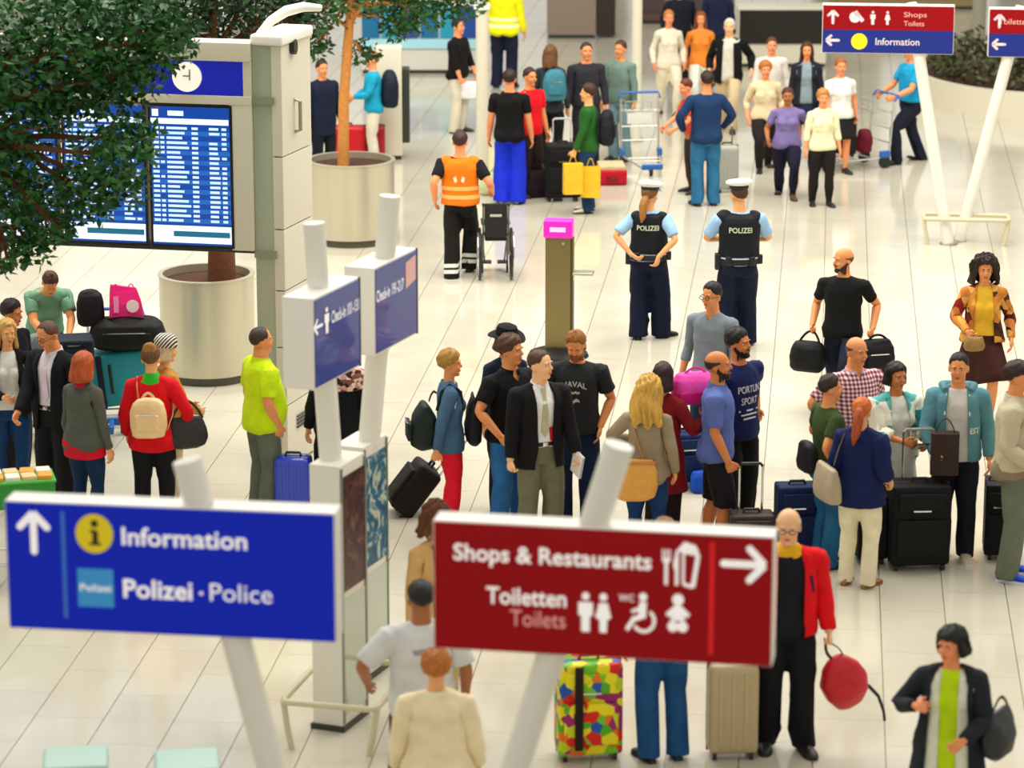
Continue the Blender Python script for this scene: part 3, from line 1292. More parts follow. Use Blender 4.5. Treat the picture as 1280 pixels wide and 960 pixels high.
    def tie(s, m, g=None, top_z=1.475, low=1.06, w=.032):
        left = [(-.016, top_z), (-.020, top_z - .03), (-.014, top_z - .045), (-w * .7, 1.30), (-w, low + .05), (0, low)]
        right = [(.016, top_z), (.020, top_z - .03), (.014, top_z - .045), (w * .7, 1.30), (w, low + .05), (.0005, low)]
        s.strip('tie', left, right, m, g=g, off=.010)

    def collar(s, m, open_=True, h=.045, r=.010, name='collar'):
        mb = MB()
        rings = []
        n = 28
        for z, e in ((1.472, r + .010), (1.478 + h, r + .004), (1.480 + h, r), (1.474, r)):
            hw, hd, cy = prof(s.B, min(z + .03, 1.56), e)
            ring = []
            for k in range(n):
                a = math.radians((-90 + 14) + (332) * k / (n - 1)) if open_ else 2 * math.pi * k / (n - 1)
                dz = -.030 * (.5 - .5 * math.sin(a))
                ring.append((hw * math.cos(a), cy + hd * math.sin(a), z + dz))
            rings.append(ring)
        mb.loft(rings, cap=False, closed=False)
        return s.soft(name, mb, m)

    def lapels(s, m, cut, g=None, w=.052, z0=1.12, z1=1.45):
        zz = np.array([c[0] for c in cut])
        ww = np.array([c[1] for c in cut])
        o = np.argsort(zz)
        zz, ww = zz[o], ww[o]
        for sd in (1, -1):
            zs = [z0, z0 + (z1 - z0) * .35, z0 + (z1 - z0) * .62, z0 + (z1 - z0) * .68, z1]
            wd = [.006, w * .75, w * 1.05, w * .8, w * .55]
            a = [(sd * (np.interp(z, zz, ww) + .004), z) for z in zs]
            b = [(sd * (np.interp(z, zz, ww) + .004 + d), z) for z, d in zip(zs, wd)]
            s.strip('lapel', a, b, m, g=g, off=.006)

    def belt(s, m, z=1.0, ease=.014, h=.036, buckle=None):
        mb = MB()
        rings = [ering(zz, *prof(s.B, zz, e), 28) for zz, e in ((z - h / 2, ease * .6), (z - h / 2, ease), (z + h / 2, ease), (z + h / 2, ease * .6))]
        mb.loft(rings, cap=False)
        b = s.soft('belt', mb, m)
        if buckle:
            hd = prof(s.B, z, ease)
            s.soft('buckle', MB().box((0, hd[2] - hd[1] - .003, z), (.045, .008, .034), bev=.003), buckle, parent=b)
        return b

    def band(s, name, z, h, ease, m, g=None):
        """ring of tape round the torso following a garment"""
        g = g or s.g
        mb = MB()
        n = 40
        lo, hi, lo2, hi2 = [], [], [], []
        c = prof(s.B, z)[2]
        for k in range(n):
            a = 2 * math.pi * k / n
            d = Vector((math.cos(a), math.sin(a), 0))
            for zz, l1, l2 in ((z - h / 2, lo, lo2), (z + h / 2, hi, hi2)):
                hit = g['bvh'].ray_cast(Vector((0, c, zz)) + d * .34, -d)
                r = .34 - hit[3] if hit[0] is not None else .15
                r = min(r, .235)
                l1.append(Vector((0, c, zz)) + d * (r - .003))
                l2.append(Vector((0, c, zz)) + d * (r + .005))
        mb.loft([lo, lo2, hi2, hi], cap=False)
        return s.soft(name, mb, m)
# ------------------------------------------------------------------ the setting: a floor of long polished tiles
GRID = math.radians(5.7)


def floor_mat():
    m = bpy.data.materials.new('polished_stone_tile')
    m.use_nodes = True
    nt = m.node_tree
    b = nt.nodes['Principled BSDF']
    tc = nt.nodes.new('ShaderNodeNewGeometry')
    n = nt.nodes.new('ShaderNodeTexNoise')
    n.inputs['Scale'].default_value = 1.3
    n.inputs['Detail'].default_value = 6
    nt.links.new(tc.outputs['Position'], n.inputs['Vector'])
    oi = nt.nodes.new('ShaderNodeObjectInfo')
    ad = nt.nodes.new('ShaderNodeMath')
    ad.operation = 'MULTIPLY_ADD'
    ad.inputs[1].default_value = 0.12
    nt.links.new(oi.outputs['Random'], ad.inputs[0])
    nt.links.new(n.outputs['Fac'], ad.inputs[2])
    col = ramp(nt, ad.outputs[0], [(0.3, 'c4bda8'), (0.8, 'd2ccb9')])
    nt.links.new(col, b.inputs['Base Color'])
    n2 = nt.nodes.new('ShaderNodeTexNoise')
    n2.inputs['Scale'].default_value = 2.5
    nt.links.new(tc.outputs['Position'], n2.inputs['Vector'])
    mr = nt.nodes.new('ShaderNodeMapRange')
    mr.inputs['To Min'].default_value = 0.07
    mr.inputs['To Max'].default_value = 0.15
    nt.links.new(n2.outputs['Fac'], mr.inputs['Value'])
    nt.links.new(mr.outputs[0], b.inputs['Roughness'])
    b.inputs['Specular IOR Level'].default_value = 0.5
    b.inputs['IOR'].default_value = 1.62
    return m


FLOORM = floor_mat()
floor = MB().box((0, 60, -.06), (140, 130, .08)).build('floor', mat('tile_joint', 'a59d88', .5), smooth=False)
tag(floor, kind='structure')
TW, TL, GAP = 0.52, 1.04, 0.007
cg, sg_ = math.cos(GRID), math.sin(GRID)
tiles = []
for i in range(-40, 60):
    for j in range(15, 72):
        a, b = (i + .5) * TW, (j + .5 * (i % 2)) * TL
        x, y = a * cg + b * sg_, -a * sg_ + b * cg
        if y < 17 or y > 66:
            continue
        zd = y * math.cos(PITCH) + CAM_H * math.sin(PITCH)
        px = 640 + FPX * x / zd
        py = 480 + FPX * (CAM_H * math.cos(PITCH) - y * math.sin(PITCH)) / zd
        if px < -160 or px > 1440:
            continue
        inside = -10 < px < 1290 and -10 < py < 975
        tiles.append((-(1 / zd ** 3) if inside else 0, x, y))
tiles.sort()
tm = MB().box((0, 0, -.011), (TW - GAP, TL - .0035, .022))
tile0 = None
rest_mb = MB()
for k, (a, x, y) in enumerate(tiles):
    if k < 290 and a < 0:
        if tile0 is None:
            tile0 = tm.build('tile', FLOORM, floor, smooth=False)
            o = tile0
        else:
            o = tile0.copy()
            COL.objects.link(o)
            o.parent = floor
        o.location = (x, y, 0)
        o.rotation_euler = (0, 0, -GRID)
    else:
        rest_mb.box((x, y, -.011), (TW - GAP, TL - .0035, .022), rz=-GRID)
tag(rest_mb.build('tile_field', FLOORM, floor, smooth=False), kind='stuff')

wall_b = MB().box((0, 103, 24), (120, .6, 6)).build('streak_wall', mat('streak_beam', '6a675c', .6), smooth=False)  # unseen far wall, added only for its reflection in the floor
tag(wall_b, kind='structure')
for k in range(16):
    x = -48 + 6.4 * k + (1.1 if k % 3 == 0 else 0)
    MB().box((x, 102, 11), (2.2 if k % 2 else 1.0, .5, 22)).build('streak_panel', mat('streak_panel', '5d5a50', .6), wall_b, smooth=False)  # dark uprights added to break the floor's reflection into vertical streaks

WHITE = mat('white_casing', 'f2efe4', .35)
CREAM = mat('cream_panel', 'dcd6c0', .4)
STEEL = mat('brushed_steel', 'c9c4b4', .32, .85)
BRONZE = mat('bronze_steel', '8a7a4e', .35, .55)
BLACK = mat('black_plastic', '141414', .4)
DARK = mat('dark_frame', '2c3028', .4)
CHROME = mat('chrome', 'd8d8d8', .15, 1.0)
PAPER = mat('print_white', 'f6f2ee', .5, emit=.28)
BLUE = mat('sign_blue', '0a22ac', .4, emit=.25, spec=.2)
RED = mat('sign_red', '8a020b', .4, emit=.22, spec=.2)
POLE = mat('pole_paint', 'ece9dc', .35)


def rail_frame(label, c, rz, w, dp, h, r=.026):
    t = thing('guard_rail', label, 'guard rail', c, rz)
    a, b = w / 2, dp / 2
    q = .06
    loop = [(-a, -b + q, h), (-a + q * .3, -b + q * .3, h), (-a + q, -b, h), (a - q, -b, h), (a - q * .3, -b + q * .3, h), (a, -b + q, h), (a, b - q, h), (a - q * .3, b - q * .3, h),
            (a - q, b, h), (-a + q, b, h), (-a + q * .3, b - q * .3, h), (-a, b - q, h), (-a, -b + q, h)]
    MB().tube(loop, r, 10, cap=False, up=(0, 0, 1)).build('rail', mat('rail_paint', 'cfc6a2', .4), t)
    for sx in (-1, 1):
        for sy in (-1, 1):
            MB().tube([(sx * a, sy * (b - .04), h), (sx * (a - .03), sy * (b - .03), h * .4), (sx * (a - .06), sy * (b - .03), 0)], r * .95, 10).build('post', mat('rail_paint', 'cfc6a2', .4), t)
    return t


# ------------------------------------------------------------------ hanging signs on leaning poles
def sign_box(name, label, c, phi, W, H, T, facem, pole, prad=.08, group=None, upx=409):
    """c = centre of the front face; pole = (x at the sign centre, lean dx/dz, top z above the sign centre)"""
    t = thing(name, label, 'sign', (c[0], c[1], 0), -phi, group)
    MB().box((0, T / 2 + .004, c[2]), (W, T, H), bev=.008).build('casing', WHITE, t)
    MB().box((0, .0, c[2]), (W - .014, .012, H - .014)).build('face_panel', facem, t, smooth=False)
    px, lean, top = pole
    y = T / 2
    up = [(px + lean * (H / 2 - .01), y, c[2] + H / 2 - .01), (px + lean * top, y, c[2] + top)]
    lo = [(px - lean * (c[2]), y, 0.0), (px - lean * H / 2, y, c[2] - H / 2 + .01)]
    MB().tube(lo, prad, 24).build('pole', POLE, t)
    MB().tube(up, prad, 24).build('pole', POLE, t)
    MB().tube([(px - lean * c[2], y, 0), (px - lean * (c[2] - .02), y, .02)], prad * 1.6, 24).build('base_plate', STEEL, t)

    def fn(u, v, d=0):                                 # u from the left edge, v down from the top edge
        return (u * ku - W / 2, -.0065 - d, c[2] + H / 2 - v * kv)
    ku, kv = W / (upx / 233.0), H / (154 / 233.0)
    return t, fn


def fit_text(parent, fn, body, u0, u1, base, cap, m, bold=.0, name='lettering', rows=None):
    V, F = text_mesh(body, 1.0, bold, 'LEFT', 0.0)
    w = V[:, 0].max() - V[:, 0].min()
    mn = V[:, 0].min()
    ch = text_mesh('H', 1.0, bold)[0][:, 1].max()
    sx = (u1 - u0) / w
    sy = cap / ch
    P = [fn(u0 + (p[0] - mn) * sx, base - p[1] * sy, .001) for p in V]
    return mesh_obj(name, P, F, m, parent, smooth=False)


def poly(parent, fn, name, shapes, m, d=.001):
    V, F = [], []
    for s in shapes:
        o = len(V)
        V += [fn(u, v, d) for u, v in s]
        F.append(tuple(range(o, o + len(s))))
    return mesh_obj(name, V, F, m, parent, smooth=False)


def circ(u, v, r, n=28, a0=0, a1=360, ry=None):
    return [(u + r * math.cos(math.radians(a0 + (a1 - a0) * k / n)), v + (ry or r) * math.sin(math.radians(a0 + (a1 - a0) * k / n))) for k in range(n + (0 if a1 - a0 == 360 else 1))]


def ringseg(u, v, r, w, a0, a1, n=18):
    return [[(u + q * math.cos(a), v + q * math.sin(a)) for q, a in ((r, x0), (r, x1), (r - w, x1), (r - w, x0))]
            for x0, x1 in [(math.radians(a0 + (a1 - a0) * k / n), math.radians(a0 + (a1 - a0) * (k + 1) / n)) for k in range(n)]]


def bar(u0, v0, u1, v1, w):
    dx, dy = u1 - u0, v1 - v0
    L = math.hypot(dx, dy)
    nx, ny = -dy / L * w / 2, dx / L * w / 2
    return [(u0 + nx, v0 + ny), (u1 + nx, v1 + ny), (u1 - nx, v1 - ny), (u0 - nx, v0 - ny)]


def arrow(u, v, L, w, ang):
    """shaft and two barbs, the tip pointing along ang (degrees, v downward)"""
    a = math.radians(ang)
    c, s = math.cos(a), math.sin(a)
    tip = (u + c * L / 2, v + s * L / 2)
    tail = (u - c * L / 2, v - s * L / 2)
    out = [bar(tail[0], tail[1], tip[0] - c * w * .5, tip[1] - s * w * .5, w)]
    for k in (1, -1):
        q = math.radians(ang + 180 + k * 45)
        out.append(bar(tip[0], tip[1], tip[0] + math.cos(q) * L * .52, tip[1] + math.sin(q) * L * .52, w))
        out.append(circ(tip[0] + math.cos(q) * L * .52, tip[1] + math.sin(q) * L * .52, w / 2, 10))
    out.append(circ(tail[0], tail[1], w / 2, 10))
    return out


S = 1 / 233.0
cb = D(212.5, 714.5, 16.40)
sb, fb = sign_box('direction_sign', 'large blue hanging sign reading Information and Polizei Police on a leaning white pole', cb, math.radians(8.0), 1.81, .722, .18, BLUE, (.235, -.245, .60))
poly(sb, fb, 'arrow', arrow(36 * S, 36 * S, 46 * S, 8.5 * S, -90), PAPER)
poly(sb, fb, 'divider_line', [bar(73 * S, 10 * S, 73 * S, 138 * S, 5 * S)], mat('line_blue', '3f7be0', .4))
poly(sb, fb, 'info_disc', [circ(112 * S, 35 * S, 23.5 * S)], mat('info_yellow', 'fbe313', .4))
poly(sb, fb, 'info_symbol', [circ(112.5 * S, 23 * S, 4.6 * S, 14), bar(113 * S, 31 * S, 113 * S, 47 * S, 7 * S), bar(106.5 * S, 32 * S, 114 * S, 32 * S, 3 * S), bar(105.5 * S, 47 * S, 120 * S, 47 * S, 3.4 * S)], mat('info_brown', '2a1a06', .5), .002)
fit_text(sb, fb, 'Information', 146 * S, 301 * S, 46.5 * S, 21 * S, PAPER, .018)
poly(sb, fb, 'police_plate', [[(89 * S, 77 * S), (134 * S, 77 * S), (134 * S, 123 * S), (89 * S, 123 * S)]], mat('police_cyan', '3fa9f0', .4))
fit_text(sb, fb, 'Polizei', 92 * S, 131 * S, 104 * S, 8.5 * S, PAPER, .01).location.y -= .002
fit_text(sb, fb, 'Polizei', 146 * S, 232 * S, 109.5 * S, 22 * S, PAPER, .022)
poly(sb, fb, 'dot', [circ(243 * S, 101 * S, 2.4 * S, 12)], PAPER)
fit_text(sb, fb, 'Police', 254 * S, 331 * S, 109.5 * S, 21 * S, PAPER, .0)

cr = D(752, 742, 16.25)
sr, fr_ = sign_box('direction_sign', 'large dark red hanging sign reading Shops and Restaurants and Toiletten on a leaning white pole', cr, math.radians(9.9), 1.83, .722, .18, RED, (-.165, .30, .80), upx=421)
fit_text(sr, fr_, 'Shops & Restaurants', 26 * S, 272 * S, 45 * S, 19.5 * S, PAPER, .02)
fit_text(sr, fr_, 'Toiletten', 67 * S, 167 * S, 95 * S, 20 * S, PAPER, .018)
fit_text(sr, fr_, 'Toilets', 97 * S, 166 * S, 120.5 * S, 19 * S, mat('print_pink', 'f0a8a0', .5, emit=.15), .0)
ic = [bar(286 * S, 20 * S, 286 * S, 34 * S, 2 * S), bar(290 * S, 20 * S, 290 * S, 34 * S, 2 * S), bar(294 * S, 20 * S, 294 * S, 34 * S, 2 * S), bar(286 * S, 33 * S, 294 * S, 33 * S, 5 * S), bar(290 * S, 34 * S, 290 * S, 62 * S, 4 * S),
      [(301 * S, 62 * S), (305 * S, 62 * S), (305 * S, 20 * S), (302 * S, 23 * S), (299 * S, 34 * S), (299 * S, 42 * S), (301 * S, 43 * S)],
      [(300 * S, 24 * S), (312 * S, 10 * S), (326 * S, 14 * S), (330 * S, 22 * S), (316 * S, 20 * S)],
      bar(311 * S, 20 * S, 311 * S, 60 * S, 3 * S), bar(311 * S, 60 * S, 323 * S, 63 * S, 4 * S), bar(323 * S, 63 * S, 329 * S, 24 * S, 5 * S), bar(312 * S, 22 * S, 329 * S, 24 * S, 4 * S)]
poly(sr, fr_, 'pictogram_shops', ic, PAPER)


def man_icon(u, v, h, woman):
    r = h * .10
    if not woman:
        return [circ(u, v + r, r, 14), [(u - h * .19, v + h * .25), (u + h * .19, v + h * .25), (u + h * .19, v + h * .58), (u + h * .11, v + h * .60), (u + h * .11, v + h), (u - h * .11, v + h), (u - h * .11, v + h * .60), (u - h * .19, v + h * .58)]]
    return [circ(u, v + r, r, 14), [(u - h * .11, v + h * .25), (u + h * .11, v + h * .25), (u + h * .21, v + h * .62), (u + h * .10, v + h * .68), (u + h * .09, v + h), (u - h * .09, v + h), (u - h * .10, v + h * .68), (u - h * .21, v + h * .62)]]


poly(sr, fr_, 'pictogram_man', man_icon(191 * S, 76 * S, 47 * S, False), PAPER)
poly(sr, fr_, 'pictogram_woman', man_icon(213 * S, 76 * S, 47 * S, True), PAPER)
fit_text(sr, fr_, 'WC', 232 * S, 251 * S, 84 * S, 8 * S, PAPER, .01)
wc = ringseg(263 * S, 106 * S, 15 * S, 4 * S, -55, 150) + [circ(262 * S, 78 * S, 5 * S, 14), bar(262 * S, 84 * S, 261 * S, 103 * S, 9 * S), bar(261 * S, 101 * S, 250 * S, 105 * S, 6 * S), bar(251 * S, 104 * S, 242 * S, 118 * S, 5 * S), bar(258 * S, 92 * S, 248 * S, 96 * S, 4 * S)]
poly(sr, fr_, 'pictogram_wheelchair', wc, PAPER)
bb = [circ(305 * S, 79 * S, 7 * S, 16), [(301 * S, 86 * S), (309 * S, 86 * S), (320 * S, 96 * S), (317 * S, 100 * S), (309 * S, 97 * S), (301 * S, 97 * S), (293 * S, 100 * S), (290 * S, 96 * S)],
      circ(305 * S, 104 * S, 9 * S, 20, 180, 360), circ(299 * S, 111 * S, 6.5 * S, 14), circ(311 * S, 111 * S, 6.5 * S, 14)]
poly(sr, fr_, 'pictogram_baby', bb, PAPER)
poly(sr, fr_, 'divider_line', [bar(346 * S, 9 * S, 346 * S, 142 * S, 6 * S)], mat('line_red', 'fa1018', .4))
poly(sr, fr_, 'arrow', arrow(385 * S, 33 * S, 50 * S, 8.5 * S, 0), PAPER)


# ---- check-in totems: a cabinet on the floor, a leaning pole, a blue box on top
def totem(label, corner, lower, lean_top, hz, poster, texts, glow):
    """corner, lower: near corner of the upper box / of the cabinet (world); local x runs along the long face, away from the camera"""
    phi = math.radians(21.5)
    e1 = Vector((math.sin(phi), math.cos(phi), 0))
    e2 = Vector((math.cos(phi), -math.sin(phi), 0))
    rz = math.atan2(e1.y, e1.x)
    t = thing('check_in_sign', label, 'sign', (lower.x, lower.y, 0), rz)

    def loc(p):
        q = Vector((p.x - lower.x, p.y - lower.y, 0))
        return q.dot(e1), q.dot(-e2)
    Tk, L1, L0 = .24, .79, .43
    x1, y1 = loc(corner)
    zb, zt = corner.z - .66, corner.z
    MB().box((x1 + L1 / 2, y1 + Tk / 2, (zb + zt) / 2), (L1, Tk, zt - zb), bev=.006).build('casing', WHITE, t)
    MB().box((x1 + L1 / 2, y1 - .002, (zb + zt) / 2), (L1 - .03, .01, zt - zb - .03)).build('face_panel', mat('checkin_blue', '16389a', .25, coat=.6), t, smooth=False)
    MB().box((x1 + L1 - .008, y1 - .003, (zb + zt) / 2), (.014, .014, zt - zb)).build('edge_trim', DARK, t, smooth=False)

    def fn(u, v, d=0):
        return (x1 + u, y1 - .008 - d, zt - v)
    for kind, a in texts:
        if kind == 'arrow':
            poly(t, fn, 'arrow', arrow(*a), PAPER)
        elif kind == 'text':
            fit_text(t, fn, *a, PAPER, .012)
        elif kind == 'person':
            poly(t, fn, 'pictogram_traveller', man_icon(*a, False), PAPER)
        else:
            poly(t, fn, 'patch', a, mat('patch_pink', 'f4c0b8', .4))
    # cabinet
    MB().box((L0 / 2, Tk / 2, hz / 2 + .02), (L0, Tk, hz - .04), bev=.006).build('cabinet', mat('totem_white', 'e9e5d6', .4), t)
    MB().box((L0 / 2, -.002, hz - .52), (L0 - .05, .01, .86)).build('poster', poster, t, smooth=False)
    MB().box((L0 / 2, -.002, (hz - 1.0) / 2 + .06), (L0 - .05, .01, hz - 1.12)).build('glass_panel', mat('pale_glass', 'b9c2b2', .12, coat=1.0), t, smooth=False)
    for u in (.012, L0 - .012):
        MB().box((u, -.004, hz / 2 + .02), (.022, .016, hz - .08)).build('edge_trim', mat('trim_grey', '8f9488', .3, .6), t, smooth=False)
    MB().box((L0 / 2, Tk / 2, .02), (L0 + .03, Tk + .03, .04)).build('plinth', DARK, t, smooth=False)
    cx0, cy0 = L0 / 2, Tk / 2
    cx1, cy1 = x1 + L1 / 2, y1 + Tk / 2
    f = lambda z: (cx0 + (cx1 - cx0) * (z - hz * .6) / (zb + .33 - hz * .6), cy0 + (cy1 - cy0) * (z - hz * .6) / (zb + .33 - hz * .6), z)
    MB().tube([f(hz - .03), f(zb + .01)], .083, 28).build('pole', POLE, t)
    MB().tube([f(zt - .01), f(zt + .46)], .078, 28).build('pole', POLE, t)
    return t


def poster_mat(name, stops, sc=3.0, dist=3.0):
    def build(nt, vec, b):
        tc = nt.nodes.new('ShaderNodeTexCoord')
        n = nt.nodes.new('ShaderNodeTexNoise')
        n.inputs['Scale'].default_value = sc
        n.inputs['Distortion'].default_value = dist
        nt.links.new(tc.outputs['Object'], n.inputs['Vector'])
        nt.links.new(ramp(nt, n.outputs['Fac'], stops), b.inputs['Base Color'])
    return attr_mat(name, build, .25)


pA = D(391, 374, 21.80)
lA = D(424.6, 584, 21.96)
totem('check-in sign on the nearer pole, arrow on blue face, brown poster on cabinet', pA, lA, 0, lA.z, poster_mat('poster_brown', [(.3, '2a1214'), (.55, '54282a'), (.75, '7a5a44')], 4), [
    ('arrow', (.065, .21, .13, .022, 180)), ('person', (.21, .10, .19)), ('text', ('Check-in 101-131', .29, .76, .235, .085))], 0)
pB = D(467.5, 335.6, 22.88)
lB = D(454, 560, 23.03)
totem('check-in sign on the farther pole, pink patch on blue face, teal poster', pB, lB, 0, lB.z, poster_mat('poster_teal', [(.3, '123a5c'), (.5, '2f6e86'), (.62, 'c8ccb8'), (.8, '1c5068')], 4), [
    ('text', ('Check-in 191-217', .02, .52, .26, .085)), ('patch', [[(.56, .07), (.75, .04), (.75, .23), (.56, .27)]])], 0)
gA = G(432, 946)
rail_frame('low metal guard rail round the foot of the check-in sign cabinets', (gA.x, gA.y + .55, 0), -math.radians(14), .70, 1.0, .36, .024)

# ---- the pair of leaning signs far right
def far_sign(label, pxc, pyc, W, pole, full):
    c = D(pxc, pyc, 39.4)
    t, f = sign_box('direction_sign', label, c, math.radians(6), W, .60, .18, RED, pole, .075)
    MB().box((0, -.003, c[2] - .15), (W - .014, .012, .285)).build('blue_band', mat('sign_navy', '0a2482', .35), t, smooth=False)
    g = lambda u, v, d=0: (u - W / 2, -.0105 - d, c[2] + .30 - v)
    P2 = mat('print_far', 'e6d8dc', .5)
    poly(t, g, 'arrow', arrow(.13, .15, .15, .035, -90), P2)
    poly(t, g, 'arrow', arrow(.13, .44, .15, .035, 180), P2)
    if full:
        poly(t, g, 'info_disc', [circ(.46, .45, .10, 20)], mat('info_yellow', 'fbe313', .4))
        fit_text(t, g, 'Information', .66, 1.20, .49, .085, P2, .01)
        for u in (.40, .62, .80):
            poly(t, g, 'pictogram', man_icon(u, .07, .17, u > .7) if u > .5 else [circ(u, .15, .07, 12), bar(u, .08, u + .1, .20, .05)], P2)
        fit_text(t, g, 'Shops', 1.00, 1.28, .14, .06, mat('print_pink', 'f0a8a0', .5, emit=.15))
        fit_text(t, g, 'Toilets', 1.00, 1.25, .25, .06, mat('print_pink', 'f0a8a0', .5, emit=.15))
    else:
        fit_text(t, g, 'Toiletten', .12, .50, .19, .07, mat('print_pink', 'f0a8a0', .5, emit=.15))
    return t


far_sign('red and blue sign far right with yellow Information disc on a leaning pole', 1110, 37, 1.62, (.33, -.185, .32), True)
far_sign('red and blue sign cut by the right picture edge on a leaning pole', 1305, 42, 1.36, (-.35, .225, .32), False)
gR = G(1208, 306)
rail_frame('low metal guard rail round the feet of the far leaning poles', (gR.x, gR.y + .1, 0), -math.radians(6), 1.06, .34, .33, .026)

# ------------------------------------------------------------------ departures board with its tower
PHI_B = math.radians(11)
ob = D(317, 316, 29.0)                                  # lower front corner of the screens' frame
bt = thing('departures_board', 'large departures board with blue screens and a clock strip behind the leaves', 'board', (ob.x, ob.y, 0), -PHI_B)
ppm = 4000 / 29.9
zb = ob.z
X = lambda px: (px - 317) / ppm * 1.005
Zb = lambda py: zb + (316 - py) / ppm * 1.0
CB = mat('board_cream', 'd8d3bd', .4)
for (x0, x1, y0, y1, nm, m, yy, dp) in (
        (-40, 318, 312, 317, 'bottom_rail', DARK, .12, .24), (-40, 318, 121, 132, 'middle_rail', CB, .11, .24), (-40, 318, 55, 78, 'top_rail', CB, .10, .26),
        (290, 318, 128, 314, 'corner_post', CB, .11, .23), (308, 318, 78, 122, 'corner_post', CB, .11, .23)):
    MB().box(((X(x0) + X(x1)) / 2, yy, (Zb(y0) + Zb(y1)) / 2), (X(x1) - X(x0), dp, Zb(y0) - Zb(y1)), bev=.006).build(nm, m, bt)
MB().box(((X(-40) + X(308)) / 2, .05, (Zb(78) + Zb(121)) / 2), (X(308) - X(-40), .10, Zb(78) - Zb(121))).build('clock_strip', mat('strip_blue', '0b1fb0', .4, emit=.25), bt, smooth=False)
for px in (92, 238):
    cx, cz = X(px), Zb(98.5)
    ck = MB().tube([(cx, .0, cz), (cx, -.03, cz)], .137, 32).build('clock', mat('clock_white', 'fbf6e6', .4, emit=.35), bt)
    MB().box((cx + .03, -.034, cz + .02), (.012, .006, .10)).box((cx + .0, -.034, cz + .01), (.07, .006, .012)).build('clock_hands', mat('hand_grey', '8a8878', .4), ck, smooth=False)
SCR = mat('screen_blue', '0f46a8', .25, emit=.4)
SCR2 = mat('screen_row', '1a66c0', .25, emit=.45)
SROW = mat('screen_text', 'c6e2f6', .3, emit=.6)
SLT = mat('screen_light', 'cfe6f2', .3, emit=.8)
r3 = random.Random(3)
for (x0, x1) in ((-38, 66), (78, 180), (190, 290)):
    w = X(x1) - X(x0)
    s = MB().box(((X(x0) + X(x1)) / 2, .035, (Zb(133) + Zb(312)) / 2), (w + .05, .09, Zb(133) - Zb(312))).build('screen_frame', mat('screen_black', '10141c', .3), bt, smooth=False)
    g = lambda u, v, d=0: (X(x0) + u * w, -.012 - d, Zb(136) - v * (Zb(136) - Zb(309)))
    poly(s, g, 'screen', [[(0, 0), (1, 0), (1, 1), (0, 1)]], SCR, 0)
    poly(s, g, 'screen_header', [[(0, .085), (.99, .085), (.99, .125), (0, .125)], [(.02, .02), (.10, .02), (.10, .07), (.02, .07)], [(.22, .03), (.42, .03), (.42, .065), (.22, .065)]], SLT, .002)
    poly(s, g, 'screen_footer', [[(0, .86), (1, .86), (1, .985), (0, .985)]], SLT, .002)
    poly(s, g, 'footer_line', [[(.26, .90), (.98, .90), (.98, .94), (.26, .94)]], mat('screen_teal', '1c6c8c', .3, emit=.4), .003)
    rows, bands = [], []
    for k in range(20):
        v = .145 + k * .0352
        if k % 2:
            bands.append([(0, v - .006), (1, v - .006), (1, v + .027), (0, v + .027)])
        for a, b_, p in ((.02, .10, 1), (.12, .17, .8), (.20, .34 + .16 * r3.random(), 1), (.52, .60, 1), (.74, .84 + .04 * r3.random(), .95), (.90, .96, .8)):
            if r3.random() < p:
                rows.append([(a, v), (b_, v), (b_, v + .018), (a, v + .018)])
    poly(s, g, 'screen_bands', bands, SCR2, .0015)
    tag(poly(s, g, 'screen_rows', rows, SROW, .003), kind='stuff')
# tower
tw = thing('board_tower', 'tall cream panelled tower at the right end of the departures board', 'tower', (ob.x + .01, ob.y, 0), -PHI_B)
LP = .20
PHI_T = math.radians(7)                                 # its long side turns a little further away
Zt = Zb(42)
dpt = .72
MB().box((LP / 2, .16, Zt / 2), (LP, .24, Zt - .1), bev=.006).build('glass_front', mat('tower_glass', 'a9b39a', .15, coat=.5), tw)
for z in (.30, Zb(318), Zb(126)):
    MB().box((LP / 2, .03, z), (LP + .01, .04, .07)).build('cross_bar', mat('tower_bar', '8e927c', .4), tw, smooth=False)
c_, s_ = math.cos(-PHI_T), math.sin(-PHI_T)
R_ = Matrix.Rotation(-PHI_T, 3, 'Z')
zs = [0.02, .62, 1.18, 1.72, 2.30, 2.98, Zt - .12]
for a, b_ in zip(zs[:-1], zs[1:]):
    cc = R_ @ Vector((.03, dpt / 2, 0))
    MB().box((LP + cc.x, cc.y + .03, (a + b_) / 2), (.10, dpt, b_ - a - .012), rz=-PHI_T, bev=.004).build('side_panel', mat('panel_cream', 'dbd5c0', .4), tw)
cc = R_ @ Vector((-.02, dpt / 2, 0))
MB().box((LP + cc.x, cc.y + .03, Zt / 2), (.05, dpt - .04, Zt - .1), rz=-PHI_T).build('core', mat('core_dark', '6c6a58', .6), tw, smooth=False)
cc = R_ @ Vector((.088, .40, 0))
for k in range(4):
    MB().box((LP + cc.x, cc.y, .36 + k * .035), (.012, .30, .012), rz=-PHI_T).build('vent_slat', DARK, tw, smooth=False)
q = R_ @ Vector((.085, .30, 0))
MB().tube([(LP + q.x - .04, q.y, Zb(64)), (LP + q.x + .03, q.y, Zb(64))], .07, 24).build('camera_dome', BLACK, tw)
q = R_ @ Vector((.10, .34, 0))
MB().tube([(LP + q.x - .02, q.y, Zb(170)), (LP + q.x + .03, q.y, Zb(168)), (LP + q.x + .03, q.y, Zb(132)), (LP + q.x - .02, q.y, Zb(130))], .018, 10).build('pull_handle', mat('handle_olive', 'a09a78', .35, .4), tw)
cc = R_ @ Vector((.0, dpt / 2, 0))
MB().box((LP + cc.x - .05, cc.y + .02, Zt - .07), (.32, dpt + .06, .10), rz=-PHI_T, bev=.03).build('cap', WHITE, tw)
